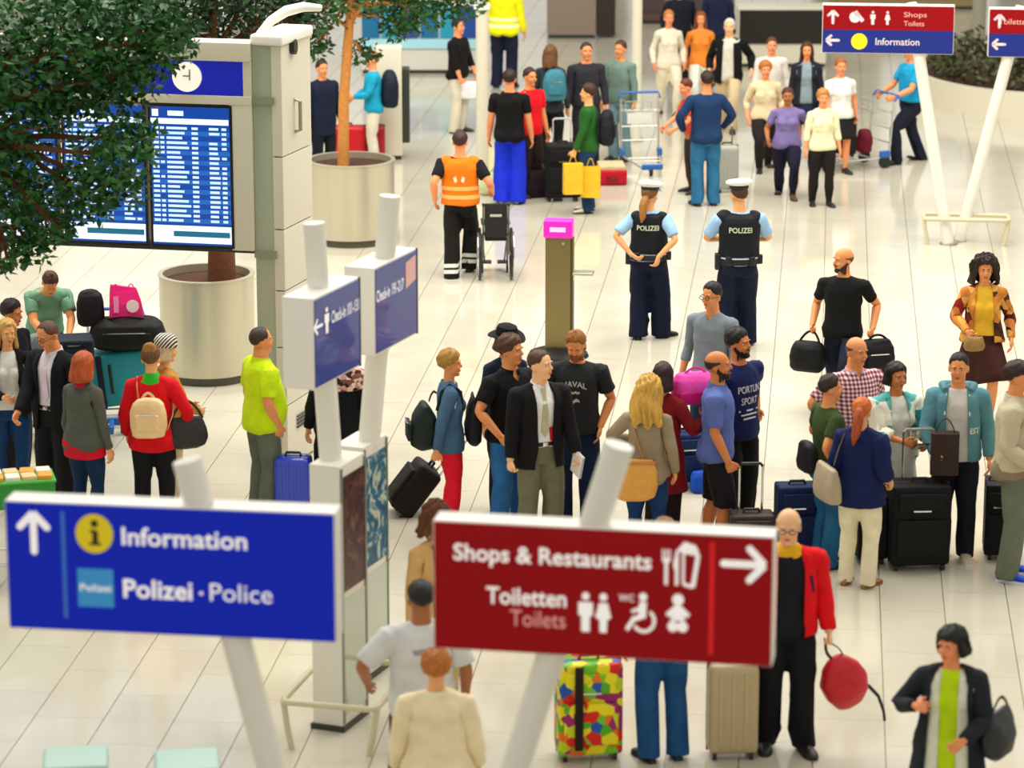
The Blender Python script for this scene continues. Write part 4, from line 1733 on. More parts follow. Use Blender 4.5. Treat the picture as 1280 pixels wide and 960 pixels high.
MB().tube([(.0, .3, Zt - .06), (.10, .36, Zt + .06), (.22, .45, Zt + .14), (.36, .55, Zt + .17), (.50, .65, Zt + .15)], [.035, .045, .05, .045, .03], 14).build('roof_arm', WHITE, tw)

# ------------------------------------------------------------------ planters and trees
def planter(label, px, py, r, h):
    c = G(px, py)
    t = thing('planter', label, 'planter', (c.x, c.y, 0))
    n = 40
    R = lambda rr, z: [(rr * math.cos(2 * math.pi * k / n), rr * math.sin(2 * math.pi * k / n), z) for k in range(n)]
    MB().loft([R(r, .09), R(r, h - .02), R(r + .012, h - .012), R(r + .012, h), R(r - .04, h), R(r - .04, h - .09)], cap=False).build('pot', mat('planter_steel', 'cfc9b0', .34, .6, var=.12, scale=1.2, stretch=(6, 6, .2)), t)
    MB().tube([(0, 0, 0), (0, 0, .09)], r - .035, n).build('base_ring', mat('planter_base', '5c584a', .5, .3), t)
    MB().tube([(0, 0, h - .12), (0, 0, h - .08)], r - .04, n).build('soil', mat('soil', '4a2a18', .95, var=.5, scale=40, bump=1), t)
    return c


def leaf_cloud(rs, blobs, n, size):
    """real leaf blades, each a folded diamond, gathered round twigs"""
    V, F = [], []
    tot = sum(b[1] ** 2 for b in blobs)
    for c, r in blobs:
        for _ in range(int(n * r * r / tot)):
            d = Vector((rs.gauss(0, 1), rs.gauss(0, 1), rs.gauss(0, 1))).normalized() * r * (rs.random() ** .45)
            d.z *= .85
            p = Vector(c) + d
            a = Vector((rs.gauss(0, 1), rs.gauss(0, 1), rs.gauss(0, .6) - .35)).normalized()
            w = a.cross(Vector((rs.gauss(0, 1), rs.gauss(0, 1), rs.gauss(0, 1)))).normalized()
            nn = a.cross(w)
            L = size * (.7 + .6 * rs.random())
            o = len(V)
            V += [p, p + a * L * .45 + w * L * .26 + nn * L * .06, p + a * L, p + a * L * .45 - w * L * .26 + nn * L * .06]
            F += [(o, o + 1, o + 2), (o, o + 2, o + 3)]
    return V, F


def leaf_mat(name, a, b_):
    m = mat(name, a, .45)
    m = m.copy()
    nt = m.node_tree
    bs = nt.nodes['Principled BSDF']
    g = nt.nodes.new('ShaderNodeNewGeometry')
    nt.links.new(ramp(nt, g.outputs['Random Per Island'], [(0, a), (1, b_)]), bs.inputs['Base Color'])
    bs.inputs['Transmission Weight'].default_value = 0
    return m


def tree(label, base, z0, trunk, tr, blobs, n, size, lm, tm, cat='tree'):
    rs = random.Random(len(label))
    t = thing('tree', label, cat, (base[0], base[1], z0))
    B0 = Vector((base[0], base[1], z0))
    MB().tube([Vector(p) - B0 for p in trunk], tr, 12).build('trunk', tm, t)
    br = MB()
    top = Vector(trunk[-1])
    for c, r in blobs:
        c = Vector(c)
        st = Vector(trunk[-1 if len(trunk) < 3 else -2]).lerp(top, rs.random())
        mid = st.lerp(c, .5) + Vector((rs.gauss(0, .06), rs.gauss(0, .06), .05))
        br.tube([st - B0, mid - B0, c - B0], [tr[-1] * .7, tr[-1] * .45, .012], 7)
        for _ in range(5):
            e = c + Vector((rs.gauss(0, 1), rs.gauss(0, 1), rs.gauss(0, .7))) * r * .5
            br.tube([mid.lerp(c, .6) - B0, e - B0], [.012, .005], 5)
    br.build('branch', tm, t)
    V, F = leaf_cloud(rs, blobs, n, size)
    o = mesh_obj('foliage', [Vector(p) - B0 for p in V], F, lm, t, smooth=False)
    tag(o, kind='stuff')
    return t


BARK = mat('bark', '6a3c1e', .9, var=.4, scale=20, bump=1)
BARK_LIT = mat('bark_lit_orange', 'd08a40', .85, var=.3, scale=20, bump=.8)  # the orange light on this trunk is put into the bark colour
LEAF = leaf_mat('leaf_green', '0b3c0e', '226a16')
LEAFD = leaf_mat('leaf_dark', '0a2c0c', '1c4e14')
c1 = planter('steel cylinder planter with brown trunk behind the departures board', 261, 470, .495, 1.11)
t1 = [(c1.x + .16, c1.y, 1.0), (c1.x + .17, c1.y, 2.0), (c1.x + .12, c1.y, 3.0), (c1.x + .1, c1.y, 3.6)]
tree('broad tree with brown trunk in the steel planter behind the departures board', (c1.x + .16, c1.y), 1.0, t1, [.15, .12, .10, .07],
     [((c1.x - .4, c1.y, 3.85), .55), ((c1.x + .4, c1.y + .2, 3.85), .5), ((c1.x + .85, c1.y + .6, 4.0), .42), ((c1.x - 1.1, c1.y + .1, 3.9), .6), ((c1.x + .1, c1.y, 4.5), .8), ((c1.x - .9, c1.y, 3.5), .4), ((c1.x + 1.0, c1.y + .5, 3.75), .30), ((c1.x - .1, c1.y + .2, 3.6), .35)], 7500, .085, LEAFD, BARK)
c2 = planter('steel cylinder planter with slim orange lit trunk in the middle distance', 440, 300, .545, 1.04)
t2 = [(c2.x - .10, c2.y, .93), (c2.x - .08, c2.y, 1.8), (c2.x - .02, c2.y, 2.5), (c2.x + .05, c2.y, 3.3)]
tree('slim tree with orange lit trunk in the middle distance planter', (c2.x - .10, c2.y), .93, t2, [.075, .065, .06, .04],
     [((c2.x - .35, c2.y, 2.95), .42), ((c2.x + .3, c2.y + .3, 3.1), .45), ((c2.x + .85, c2.y, 2.95), .40), ((c2.x + 1.35, c2.y + .2, 3.05), .38), ((c2.x - .4, c2.y + .2, 2.45), .22), ((c2.x + .15, c2.y + .25, 2.35), .22), ((c2.x + .2, c2.y, 3.6), .9), ((c2.x + 1.3, c2.y, 3.7), .7), ((c2.x + .6, c2.y + .1, 2.72), .26), ((c2.x - .75, c2.y, 3.0), .35)], 7000, .085, LEAF, BARK_LIT)
# the near tree whose leaves hang before the board
d3 = 26.2
pc = [((30, 50), 0.80), ((120, 40), .62), ((190, 20), .40), ((-30, 130), .8), ((70, 118), .40), ((130, 105), .36), ((140, 195), .40), ((100, 240), .36), ((45, 255), .42), ((165, 175), .26), ((35, 305), .24), ((10, 325), .16), ((150, 235), .22), ((-20, 240), .5), ((210, 50), .3), ((170, 90), .3), ((0, 190), .32), ((75, 285), .16)]
rs = random.Random(5)
bl = [(D(px, py, d3 + rs.uniform(-.3, .3)), r) for (px, py), r in pc]
tb = Vector((D(-95, 560, d3).x, d3, 0))
planter3 = D(-100, 560, d3)
tree('leafy tree at the left edge hanging before the departures board', (tb.x, tb.y), 0, [(tb.x, tb.y, 0), (tb.x + .05, tb.y, 1.5), (tb.x + .2, tb.y, 3.0), (tb.x + .5, tb.y, 4.2)], [.14, .12, .10, .06], bl, 11500, .085, LEAF, BARK)

# ------------------------------------------------------------------ the pink-headed kiosk
kc = G(697, 446)
kt = thing('info_kiosk', 'slim bronze steel kiosk with glowing pink head and small side shelf', 'kiosk', (kc.x, kc.y, 0), -math.radians(8))
MB().box((0, .06, .665), (.27, .16, 1.29), bev=.012).build('body', BRONZE, kt)
MB().box((.145, .07, .665), (.03, .13, 1.27)).build('side_panel', mat('kiosk_side', '5c5232', .4, .5), kt, smooth=False)
MB().box((0, .06, 1.40), (.31, .19, .19), bev=.02).build('head', mat('kiosk_pink', 'f21ab4', .35, emit=.35), kt)
MB().box((0, -.037, 1.40), (.17, .004, .05), bev=.0).build('head_label', mat('label_pink', 'ffb8ec', .4, emit=.5), kt, smooth=False)
MB().box((.27, .05, .92), (.22, .17, .03), bev=.008).build('shelf', STEEL, kt)
MB().box((.155, .05, .90), (.03, .06, .12), bev=.006).build('shelf_bracket', STEEL, kt)
MB().tube([(0, .06, 0), (0, .06, .04), (0, .06, .10)], [.33, .31, .14], 30).build('foot', BLACK, kt)
MB().tube([(.06, -.02, 1.25), (.06, -.03, 1.25)], .018, 14).build('lock', CHROME, kt)

# ------------------------------------------------------------------ things standing far back
def slab(name, label, cat, x0, x1, ytop, ybase, dp, m, trim=None, rz=0.0):
    a, b_ = G(x0, ybase), G(x1, ybase)
    d = a.y
    top = D((x0 + x1) / 2, ytop, d).z
    t = thing(name, label, cat, ((a.x + b_.x) / 2, d, 0), rz)
    w = b_.x - a.x
    MB().box((0, dp / 2, top / 2 + .03), (w, dp, top - .06), bev=.01).build('body', m, t)
    MB().box((0, dp / 2, .04), (w - .04, dp - .04, .08)).build('plinth', DARK, t, smooth=False)
    if trim:
        MB().box((0, dp / 2, top - .015), (w + .03, dp + .03, .05), bev=.01).build('top_edge', trim, t)
    return t, w, top, d


t, w, top, d = slab('info_pillar', 'cream information pillar with a dark edge behind the middle planter', 'pillar', 468, 503, 60, 200, .35, CREAM)
MB().box((w / 2 + .05, .16, top * .42 + .1), (.11, .28, top * .66), bev=.01).build('dark_edge', DARK, t)
t, w, top, d = slab('display_stand', 'blue and teal display stand beyond the leaves of the middle tree', 'display', 452, 598, 2, 92, .6, mat('stand_pale', 'd9d6cc', .4), WHITE)
for k in range(6):
    MB().box((-w / 2 + w * (k + .5) / 6, -.015, top * .72), (w / 6 - .03, .03, top * .44)).build('panel', mat('panel_%d' % (k % 3), ('0e6a9c', '1f96b4', '174a9a')[k % 3], .3), t, smooth=False)
MB().box((0, -.02, top * .42), (w - .06, .04, .16)).build('light_band', mat('stand_cyan', 'a8dcea', .3), t, smooth=False)


def column(label, px, ybase, r, h, m, cap=True):
    c = G(px, ybase)
    t = thing('slim_column', label, 'column', (c.x, c.y, 0))
    MB().tube([(0, 0, 0), (0, 0, h)], r, 20).build('shaft', m, t)
    MB().tube([(0, 0, 0), (0, 0, .04)], r * 1.5, 20).build('base_plate', STEEL, t)
    if cap:
        MB().tube([(0, 0, h - .06), (0, 0, h)], r * 1.35, 20).build('cap', WHITE, t)


column('slim cream post beside the man in the orange vest', 603, 226, .085, 2.45, CREAM)
column('slim pale column behind the empty luggage trolley', 795, 176, .075, 4.2, CREAM)
column('grey column behind the far curved planter', 1222, 78, .12, 3.4, mat('column_grey', '9a9480', .5), False)
t, w, top, d = slab('reception_counter', 'low counter with black front behind the far walkers', 'counter', 922, 1032, 10, 84, .6, CREAM, CREAM)
MB().box((0, -.015, top * .68), (w - .04, .03, top * .56)).build('black_front', mat('front_black', '15130e', .35), t, smooth=False)
t, w, top, d = slab('brown_kiosk', 'brown kiosk with a dark side cabinet at the far top of the hall', 'kiosk', 684, 745, -40, 48, .6, mat('kiosk_brown', '8c7c6c', .5), CREAM)
MB().box((w / 2 + .18, .3, top * .5), (.34, .55, top - .1), bev=.01).build('side_cabinet', mat('cabinet_dark', '2a1c18', .5), t)
t, w, top, d = slab('shop_counter', 'long dark shop counter with warm front at the far end of the hall', 'counter', 800, 918, -45, 30, .7, mat('shop_brown', '5e4a3c', .5), mat('shop_top', '221c1a', .4))
for k in range(4):
    MB().box((-w / 2 + w * (k + .5) / 4, -.012, top * .5), (w / 4 - .04, .03, top * .6)).build('panel', mat('shop_panel%d' % (k % 2), ('4c3c3a', '8a7666')[k % 2], .5), t, smooth=False)
t, w, top, d = slab('shop_counter', 'tan shop counter at the far top right behind the signs', 'counter', 1040, 1230, -50, 12, .7, mat('shop_tan', '9a8456', .5), mat('shop_top', '221c1a', .4))
for k in range(5):
    MB().box((-w / 2 + w * (k + .5) / 5, -.012, top * .5), (w / 5 - .05, .03, top * .55)).build('panel', mat('tan_panel%d' % (k % 2), ('7a6a40', 'b0a070')[k % 2], .5), t, smooth=False)
# curved planter
cp = G(1300, 118)
cpt = thing('curved_planter', 'curved low planter wall with dark plants at the far right', 'planter', (cp.x, cp.y, 0))
n = 40
ro, ri, hh = 2.15, 2.0, .42
ring = lambda r, z: [(r * math.cos(2 * math.pi * k / n), r * 1.25 * math.sin(2 * math.pi * k / n), z) for k in range(n)]
MB().loft([ring(ro, 0), ring(ro, hh), ring(ri, hh), ring(ri, hh - .1)], cap=False).build('wall_ring', mat('ring_cream', 'd9d2b8', .45), cpt)
MB().loft([ring(ri - .01, hh - .12), ring(ri - .01, hh - .08)]).build('soil', mat('soil', '4a2a18', .95, var=.5, scale=40, bump=1), cpt)
rs = random.Random(11)
V, F = leaf_cloud(rs, [((1.55 * math.cos(a), 1.9 * math.sin(a), hh + .16), .36) for a in [k * 2 * math.pi / 15 for k in range(15)]] + [((.5 * math.cos(k), .6 * math.sin(k), hh + .2), .5) for k in range(5)], 3500, .13)
tag(mesh_obj('foliage', V, F, leaf_mat('leaf_olive', '2e3518', '5a5a2c'), cpt, smooth=False), kind='stuff')
# pale teal seats at the bottom edge
for i, (px, py) in enumerate(((92, 955), (232, 958))):
    c = D(px, py, 20.2)
    lab = ('pale teal upholstered stool at the bottom edge, the left of two', 'pale teal upholstered stool at the bottom edge, the right of two')[i]
    t = thing('stool', lab, 'stool', (c.x, c.y + .1, 0), .12)
    zt = c.z + .02
    MB().box((0, 0, zt - .06), (.44, .42, .12), bev=.035).build('seat', mat('teal_vinyl', 'a9c9bc', .5), t)
    MB().tube([(0, 0, .03), (0, 0, zt - .1)], .035, 14).build('stem', CHROME, t)
    MB().tube([(0, 0, 0), (0, 0, .03)], .2, 24).build('foot', CHROME, t)
# ------------------------------------------------------------------ luggage, bags, trolleys
def wheelset(t, w, d, r=.028, z=None):
    for sx in (-1, 1):
        for sy in (-1, 1):
            x, y = sx * (w / 2 - .05), sy * (d / 2 - .05)
            MB().tube([(x - .014, y, r), (x + .014, y, r)], r, 14).build('wheel', BLACK, t)


def suitcase(label, pos, w, d, h, rz, m, ext=.0, tilt=0.0, ribs=5, pockets=False, name='suitcase', group=None, mode='hard', hc='c0c0c0', strap=None):
    """upright case standing on its wheels; tilt leans it back about its wheels"""
    t = thing(name, label, 'suitcase', pos, rz, group)
    if tilt:
        t.rotation_euler = (math.radians(tilt), 0, rz)
    mb = MB().box((0, 0, h / 2 + .05), (w, d, h), bev=min(w, d) * (.22 if mode == 'hard' else .12))
    if mode != 'hard':
        V = np.array(mb.v)
        V += folds(V * .6, .003, 5)[:, None] * np.array([.3, 1, .2])
        mb.v = [tuple(p) for p in V]
    mb.build('shell', m, t)
    if mode == 'hard':
        for k in range(ribs):
            x = -w / 2 + w * (k + 1) / (ribs + 1)
            for sy in (-1, 1):
                MB().box((x, sy * (d / 2 + .001), h / 2 + .05), (w / (ribs + 1) * .42, .012, h * .84), bev=.005).build('rib', m, t)
    else:
        MB().box((0, -d / 2 - .012, h * .36 + .05), (w * .84, .035, h * .46), bev=.014).build('front_pocket', m, t)
        MB().box((0, -d / 2 - .008, h * .80 + .05), (w * .80, .028, h * .22), bev=.012).build('front_pocket', m, t)
        MB().box((0, -d / 2 - .024, h * .70 + .05), (w * .30, .006, .012)).build('zip', CHROME, t, smooth=False)
    MB().box((0, 0, h / 2 + .05), (w + .006, .016, h + .006), bev=.006).build('zip_seam', mat('seam_dark', '121212', .5), t)
    wheelset(t, w, d)
    MB().tube([(-.07, 0, h + .048), (-.06, 0, h + .08), (.06, 0, h + .08), (.07, 0, h + .048)], .012, 8).build('carry_handle', BLACK, t)
    if ext:
        a = w * .26
        MB().tube([(-a, d * .3, h + .02), (-a, d * .3, h + ext)], .009, 8).build('telescopic_tube', CHROME, t)
        MB().tube([(a, d * .3, h + .02), (a, d * .3, h + ext)], .009, 8).build('telescopic_tube', CHROME, t)
        MB().tube([(-a, d * .3, h + ext - .005), (-a * .8, d * .3, h + ext + .02), (a * .8, d * .3, h + ext + .02), (a, d * .3, h + ext - .005)], .014, 8).build('grip', BLACK if hc is None else mat('grip_' + hc, hc, .4), t)
    if strap:
        MB().box((w * .16, 0, h / 2 + .05), (.05, d + .03, h + .02), bev=.006).build('luggage_strap', strap, t)
    return t


def soft_bag(name, label, cat, pos, rz, size, m, shape='tote', strap=None, tilt=(0, 0), lift=0.0, group=None, strap_m=None, flap=False, trim=None):
    """soft bag about its own base centre; strap = list of local points"""
    w, d, h = size
    t = thing(name, label, cat, pos, rz, group)
    if tilt != (0, 0):
        t.rotation_euler = (math.radians(tilt[0]), math.radians(tilt[1]), rz)
    rings = []
    n = 26
    prof_ = {'tote': [(0, .80, .75), (.06, .98, 1.0), (.35, 1.02, 1.05), (.75, .93, .75), (.95, .86, .45), (1.0, .82, .25)],
             'pack': [(0, .70, .70), (.05, .94, .98), (.30, 1.04, 1.08), (.62, 1.0, 1.0), (.84, .86, .84), (.95, .62, .6), (1.0, .30, .3)],
             'duffel': [(0, .80, .6), (.12, .98, .9), (.45, 1.04, 1.05), (.78, .96, .88), (.95, .80, .55), (1.0, .66, .30)],
             'hobo': [(0, .55, .5), (.10, .86, .95), (.38, 1.02, 1.05), (.72, .92, .72), (.92, .80, .35), (1.0, .74, .16)],
             'egg': [(0, .2, .2), (.08, .60, .6), (.28, .95, .95), (.52, 1.02, 1.02), (.78, .80, .8), (.93, .45, .45), (1.0, .15, .15)],
             'paper': [(0, 1, 1), (.02, 1, 1), (.5, 1.0, 1.0), (1.0, 1.0, .92)]}[shape]
    for z, kw, kd in prof_:
        p = 5.0 if shape == 'paper' else 2.9
        rings.append(ering(z * h, w / 2 * kw, d / 2 * kd, 0, n, p))
    mb = MB().loft(rings)
    if shape != 'paper':
        V, F = arrays(remesh(mb.v, mb.f, max(.010, min(w, d, h) / 22), 2, 1500))
        V = V + normals(V, F) * folds(V, .0035, int(w * 1000))[:, None]
        mesh_obj('bag_body', V, F, m, t)
    else:
        mb.build('bag_body', m, t)
    sm = strap_m or m
    if strap:
        for s in strap:
            MB().tube(s, .012, 8, flat=.45).build('strap', sm, t)
    if flap:
        MB().box((0, -d / 2 - .006, h * .42), (w * .66, .04, h * .40), bev=.018).build('front_pocket', m, t)
        MB().box((0, -d / 2 - .026, h * .63), (w * .5, .008, .012)).build('zip', CHROME, t, smooth=False)
    if trim:
        MB().loft([ering(h * z, w / 2 * k, d / 2 * q, 0, n, 2.9) for z, k, q in ((.90, .90, .56), (.94, .90, .52), (.965, .88, .46))], cap=False).build('trim', trim, t)
    return t


def arc3(a, b, sag, n=9):
    a, b, s = Vector(a), Vector(b), Vector(sag)
    return [a.lerp(b, k / n) + s * 4 * (k / n) * (1 - k / n) for k in range(n + 1)]


def airport_trolley(label, pos, rz, group=None):
    """baggage trolley: base frame, wheels, back frame, push bar, upper basket, bumpers"""
    t = thing('luggage_trolley', label, 'trolley', pos, rz, group)
    m = mat('trolley_steel', 'd9d9d0', .25, .8)
    bl = mat('trolley_blue', '1f5fae', .4)
    f = MB()
    for s in (-1, 1):
        f.tube([(s * .14, -.55, .12), (s * .27, .30, .15), (s * .27, .40, .2), (s * .27, .46, .95)], .014, 8)
    f.tube([(-.14, -.55, .12), (.14, -.55, .12)], .014, 8)
    for y in (-.3, -.05, .2):
        k = .14 + (.27 - .14) * (y + .55) / .85
        f.tube([(-k, y, .13), (k, y, .13)], .010, 8)
    for z in (.35, .55, .78):
        f.tube([(-.27, .43, z), (.27, .43, z)], .010, 8)
    f.build('frame', m, t)
    MB().tube([(-.29, .46, .95), (-.28, .52, 1.02), (.28, .52, 1.02), (.29, .46, .95)], .018, 10).build('push_bar', bl, t)
    b = MB()
    for z in (.80, .94):
        b.tube([(-.25, .44, z), (-.25, .20, z), (.25, .20, z), (.25, .44, z)], .008, 8)
    for x in (-.25, -.12, 0, .12, .25):
        b.tube([(x, .20, .94), (x, .20, .80), (x, .44, .80)], .006, 6)
    b.build('basket', m, t)
    MB().box((0, .445, .66), (.36, .015, .16), bev=.006).build('advert_plate', mat('plate_pale', 'e6e6dc', .4), t)
    for s in (-1, 1):
        MB().tube([(s * .27 - .02, .33, .09), (s * .27 + .02, .33, .09)], .09, 20).build('wheel', BLACK, t)
        MB().box((s * .27, .33, .20), (.06, .16, .10), bev=.02).build('bumper', bl, t)
    MB().tube([(-.02, -.48, .06), (.02, -.48, .06)], .06, 18).build('wheel', BLACK, t)
    MB().box((0, -.57, .14), (.30, .05, .08), bev=.02).build('bumper', bl, t)
    return t


def wheelchair(label, pos, rz):
    t = thing('wheelchair', label, 'wheelchair', pos, rz)
    m = mat('chair_steel', '6a6a60', .3, .7)
    for s in (-1, 1):
        x = s * .15
        pts = [(x * 1.25, .08 + .30 * math.cos(a), .30 + .30 * math.sin(a)) for a in [k * 2 * math.pi / 28 for k in range(29)]]
        w = MB().tube(pts, .016, 8, cap=False, up=(1, 0, 0)).build('wheel', BLACK, t)
        sp = MB()
        for k in range(10):
            a = k * 2 * math.pi / 10
            sp.tube([(x * 1.25, .08, .30), (x * 1.25, .08 + .29 * math.cos(a), .30 + .29 * math.sin(a))], .003, 5)
        sp.tube([(x * 1.25 - .02, .08, .30), (x * 1.25 + .02, .08, .30)], .03, 10)
        tag(sp.build('spokes', CHROME, w), kind='stuff')
        pr = [(x * 1.42, .08 + .26 * math.cos(a), .30 + .26 * math.sin(a)) for a in [k * 2 * math.pi / 24 for k in range(25)]]
        MB().tube(pr, .008, 6, cap=False, up=(1, 0, 0)).build('push_rim', CHROME, t)
        MB().tube([(x, .20, .32), (x, .22, .70), (x, .26, .92), (x, .36, .94)], .012, 8).build('back_post', m, t)
        MB().tube([(x, .36, .94), (x, .26, .935)], .018, 8).build('push_handle', BLACK, t)
        MB().tube([(x, -.26, .12), (x, -.22, .48), (x, .20, .50)], .012, 8).build('side_frame', m, t)
        MB().box((x, .02, .68), (.045, .30, .03), bev=.012).build('armrest', BLACK, t)
        MB().tube([(x - .012, -.26, .07), (x + .012, -.26, .07)], .07, 16).build('caster', BLACK, t)
        MB().box((x * .6, -.40, .10), (.11, .14, .02), bev=.006).build('footrest', BLACK, t)
        MB().tube([(x, -.22, .46), (x * .8, -.38, .12)], .010, 8).build('leg_rest', m, t)
    MB().box((0, 0, .50), (.26, .38, .05), bev=.02).build('seat', mat('chair_fabric', '181818', .8), t)
    MB().box((0, .23, .74), (.27, .04, .40), bev=.015).build('backrest', mat('chair_fabric', '181818', .8), t)
    MB().box((0, .262, .80), (.14, .004, .03)).build('back_label', mat('label_grey', 'b8b8a8', .5), t, smooth=False)
    return t


def strap_on(person, pts, m, w=.02, name='strap', parent=None):
    """belt of webbing over the wearer's torso, in the wearer's rest frame"""
    mb = MB().tube(pts, w, 6, flat=.3)
    V = np.array(mb.v)
    W = np.zeros((len(V), len(BN)))
    W[:, BI['chest']] = 1
    P = person.xf(person.P.skin(dict(V=V, W=W)))
    a = math.radians(person.h)
    c, s = math.cos(a), math.sin(a)
    Q = [(p[0] * c - p[1] * s + person.root.location.x, p[0] * s + p[1] * c + person.root.location.y, p[2]) for p in P]
    if parent is not None:
        bpy.context.view_layer.update()
        Mi = parent.matrix_world.inverted()
        Q = [Mi @ Vector(q) for q in Q]
    return mesh_obj(name, Q, mb.f, m, parent)
# ------------------------------------------------------------------ the people
SK = dict(a='ecaa70', b='e4945a', c='cf8048', d='f2ba88', e='a8683c', r='f09864')


def mk(label, px, yt, h, yaw, kind='m', sk='a', hat=.015, dx=0, **kw):
    q = G(px, yt, h + hat)
    p = Person(label, (q.x + dx, q.y), h, yaw, kind, SK.get(sk, sk), **kw)
    t = p.xf([p.P.ap('head', (0, .012, 1.78))])[0]      # stoop and stride lower and shift the head: stand where the head fits
    q = G(px, yt, t[2] + hat)
    a = math.radians(yaw)
    p.root.location = (q.x + dx - (t[0] * math.cos(a) - t[1] * math.sin(a)), q.y - (t[0] * math.sin(a) + t[1] * math.cos(a)), 0)
    return p


def hang(q, anchor, rz, tilt=(0, 0)):
    """where a bag's base goes so that its own point 'anchor' sits at q"""
    R = Matrix.Rotation(rz, 3, 'Z') @ Matrix.Rotation(math.radians(tilt[1]), 3, 'Y') @ Matrix.Rotation(math.radians(tilt[0]), 3, 'X')
    return Vector(q) - R @ Vector(anchor)


def pocket(s, z=.95):
    return dict(to=(s * .205, -.055, z), pole=(s * .8, 1, 0), dir=(-s * .12, -.15, -1), curl=10)


def hip(s):
    return dict(to=(s * .225, -.02, 1.03), pole=(s * 1, .35, 0), dir=(-s * .5, -.75, -.35), curl=30)


def carry(s, x=.27, y=-.02, z=.87):
    return dict(to=(s * x, y, z), curl=75)


def front(s, x=.08, y=-.30, z=1.08, curl=45, **k):
    return dict(to=(s * x, y, z), pole=(s * .7, .5, -.8), curl=curl, **k)


STEP = dict(fL=(.09, -.20, 0, 4, 0), fR=(-.09, .20, 0, -4, 32))
STEP2 = dict(fL=(.09, .20, 0, 4, 32), fR=(-.09, -.20, 0, -4, 0))
WALK_ARMS = dict(L=dict(to=(.27, .10, .90)), R=dict(to=(-.26, -.20, .92)))
LEA = leather('1c1512')
LEAB = leather('5a3820')
BLK = cloth('0d0c0e')
SUITCUT = [(1.53, .072), (1.42, .078), (1.20, .066), (1.0, .062), (.60, .115)]
OPENCUT = [(1.53, .055), (1.40, .075), (.60, .105)]


def suit(p, jc, shirt, tie, trous, shoes=LEA, hem=.78):
    p.legs('trousers', trous, hemw=.085)
    p.top('shirt', shirt, hem=.97, ease=.008, sleeve='none')
    g = p.gs_ = p.g
    if tie:
        p.tie(tie, g=g)
    p.collar(shirt, h=.050)
    p.belt(leather('0c0a0a'), z=1.0, ease=.018, buckle=CHROME)
    p.top('jacket', jc, hem=hem, ease=.026, sleeve='long', sease=.020, open_w=SUITCUT, flare=.12)
    p.lapels(jc, SUITCUT, z0=1.15)
    p.shoes(shoes)


# ---- left group
p = mk('woman with blond shoulder length hair, black blazer and white top at the left edge', 8, 398, 1.70, 12, 'f', 'a', head=(14, 4, 0), R=front(-1, .06, -.22, 1.08), L=dict(to=(.26, -.06, .90)))
p.legs('jeans', denim('17406e'), ease=.007)
p.top('blouse', cloth('f4efe2'), hem=.93, ease=.010, sleeve='none')
p.top('blazer', BLK, hem=.86, ease=.024, sleeve='long', sease=.016, open_w=[(1.53, .06), (1.40, .085), (.6, .12)], flare=.1)
p.hair('shoulder', 'd2a85c')
p.shoes(LEA)
p.belt(leather('0c0a0a'), z=.985)

p = mk('man in dark suit and glasses looking down, beside the blond woman at left', 55, 402, 1.78, -32, 'm', 'b', head=(-8, 22, 0), R=dict(to=(-.14, -.30, .98), curl=40), wid=1.08)
suit(p, cloth('121318'), cloth('f0e4ee'), cloth('e6d4e4'), cloth('16161a'))
p.hair('reced', '5a3c24')
p.glasses('0c0c0c')

p = mk('person with dark plum hair half hidden behind the blond woman at left', 15, 374, 1.72, 60, 'm', 'c', head=(10, 8, 0))
p.top('sweater', cloth('131016'), hem=.84, ease=.016, sleeve='long')
p.legs('trousers', cloth('17161c'), hemw=.08)
p.hair('thick', '241016')
p.shoes(LEA)

p = mk('man in pale green shirt bending over the loaded trolley at far left', 64, 343, 1.70, 18, 'm', 'b', lean=42, head=(0, 4, 0), R=front(-1, .10, -.62, .98), L=front(1, .14, -.62, .98))
p.top('shirt', cloth('6f9a7c'), hem=.86, ease=.018, sleeve='short', sease=.02)
p.legs('trousers', cloth('2a2c30'), hemw=.085)
p.hair('short', '4a2e1a')
p.shoes(LEA)
pk = p

p = mk('woman with bobbed red hair in a grey sweater seen from behind at left', 104, 440, 1.64, 148, 'f', 'a', head=(10, 6, 0), L=dict(to=(.25, -.03, .87)), R=dict(to=(-.25, -.04, .86)))
p.legs('jeans', denim('142f4e'), ease=.008)
p.top('undershirt', cloth('d01428'), hem=.80, ease=.026, sleeve='none', flare=.1, neck=1.0)
p.top('sweater', cloth('55584e'), hem=.91, ease=.034, sleeve='long', sease=.016)
p.collar(cloth('c8243a'), open_=False, h=.05, r=.014, name='scarf')
p.hair('bob', 'b4501c', vol=.034, topvol=.028, long=1.52)
p.shoes(LEA)

p = mk('woman in a red jacket with cream backpack seen from behind at left', 188, 430, 1.70, 178, 'f', 'a', L=dict(to=(.24, -.10, .92)), R=dict(to=(-.27, -.08, .95), pole=(-1, .8, 0), curl=70), wid=1.05)
p.legs('trousers', cloth('121214'), ease=.010)
p.top('green_collar', cloth('35b52c'), hem=1.36, ease=.020, sleeve='none', neck=1.535)
p.top('jacket', cloth('d60a18'), hem=.83, ease=.030, sleeve='long', sease=.022, flare=.1, neck=1.485)
p.hair('up', '6a4420')
p.bun('a8702e', (0, .075, 1.77), .050)
p.shoes(LEA)
CREAMB = leather('ecc890')
q = p.world((0, .255, .98))
bp = soft_bag('backpack', 'small cream leather backpack on the red jacket', 'backpack', q, math.radians(p.h + 180), (.31, .15, .36), CREAMB, 'pack', flap=True, strap=[arc3((-.05, .03, .345), (.05, .03, .345), (0, 0, .045))])
strap_on(p, [(.10, .11, 1.30), (.115, .085, 1.42), (.12, .02, 1.485), (.125, -.07, 1.44)], CREAMB, .020, parent=bp)
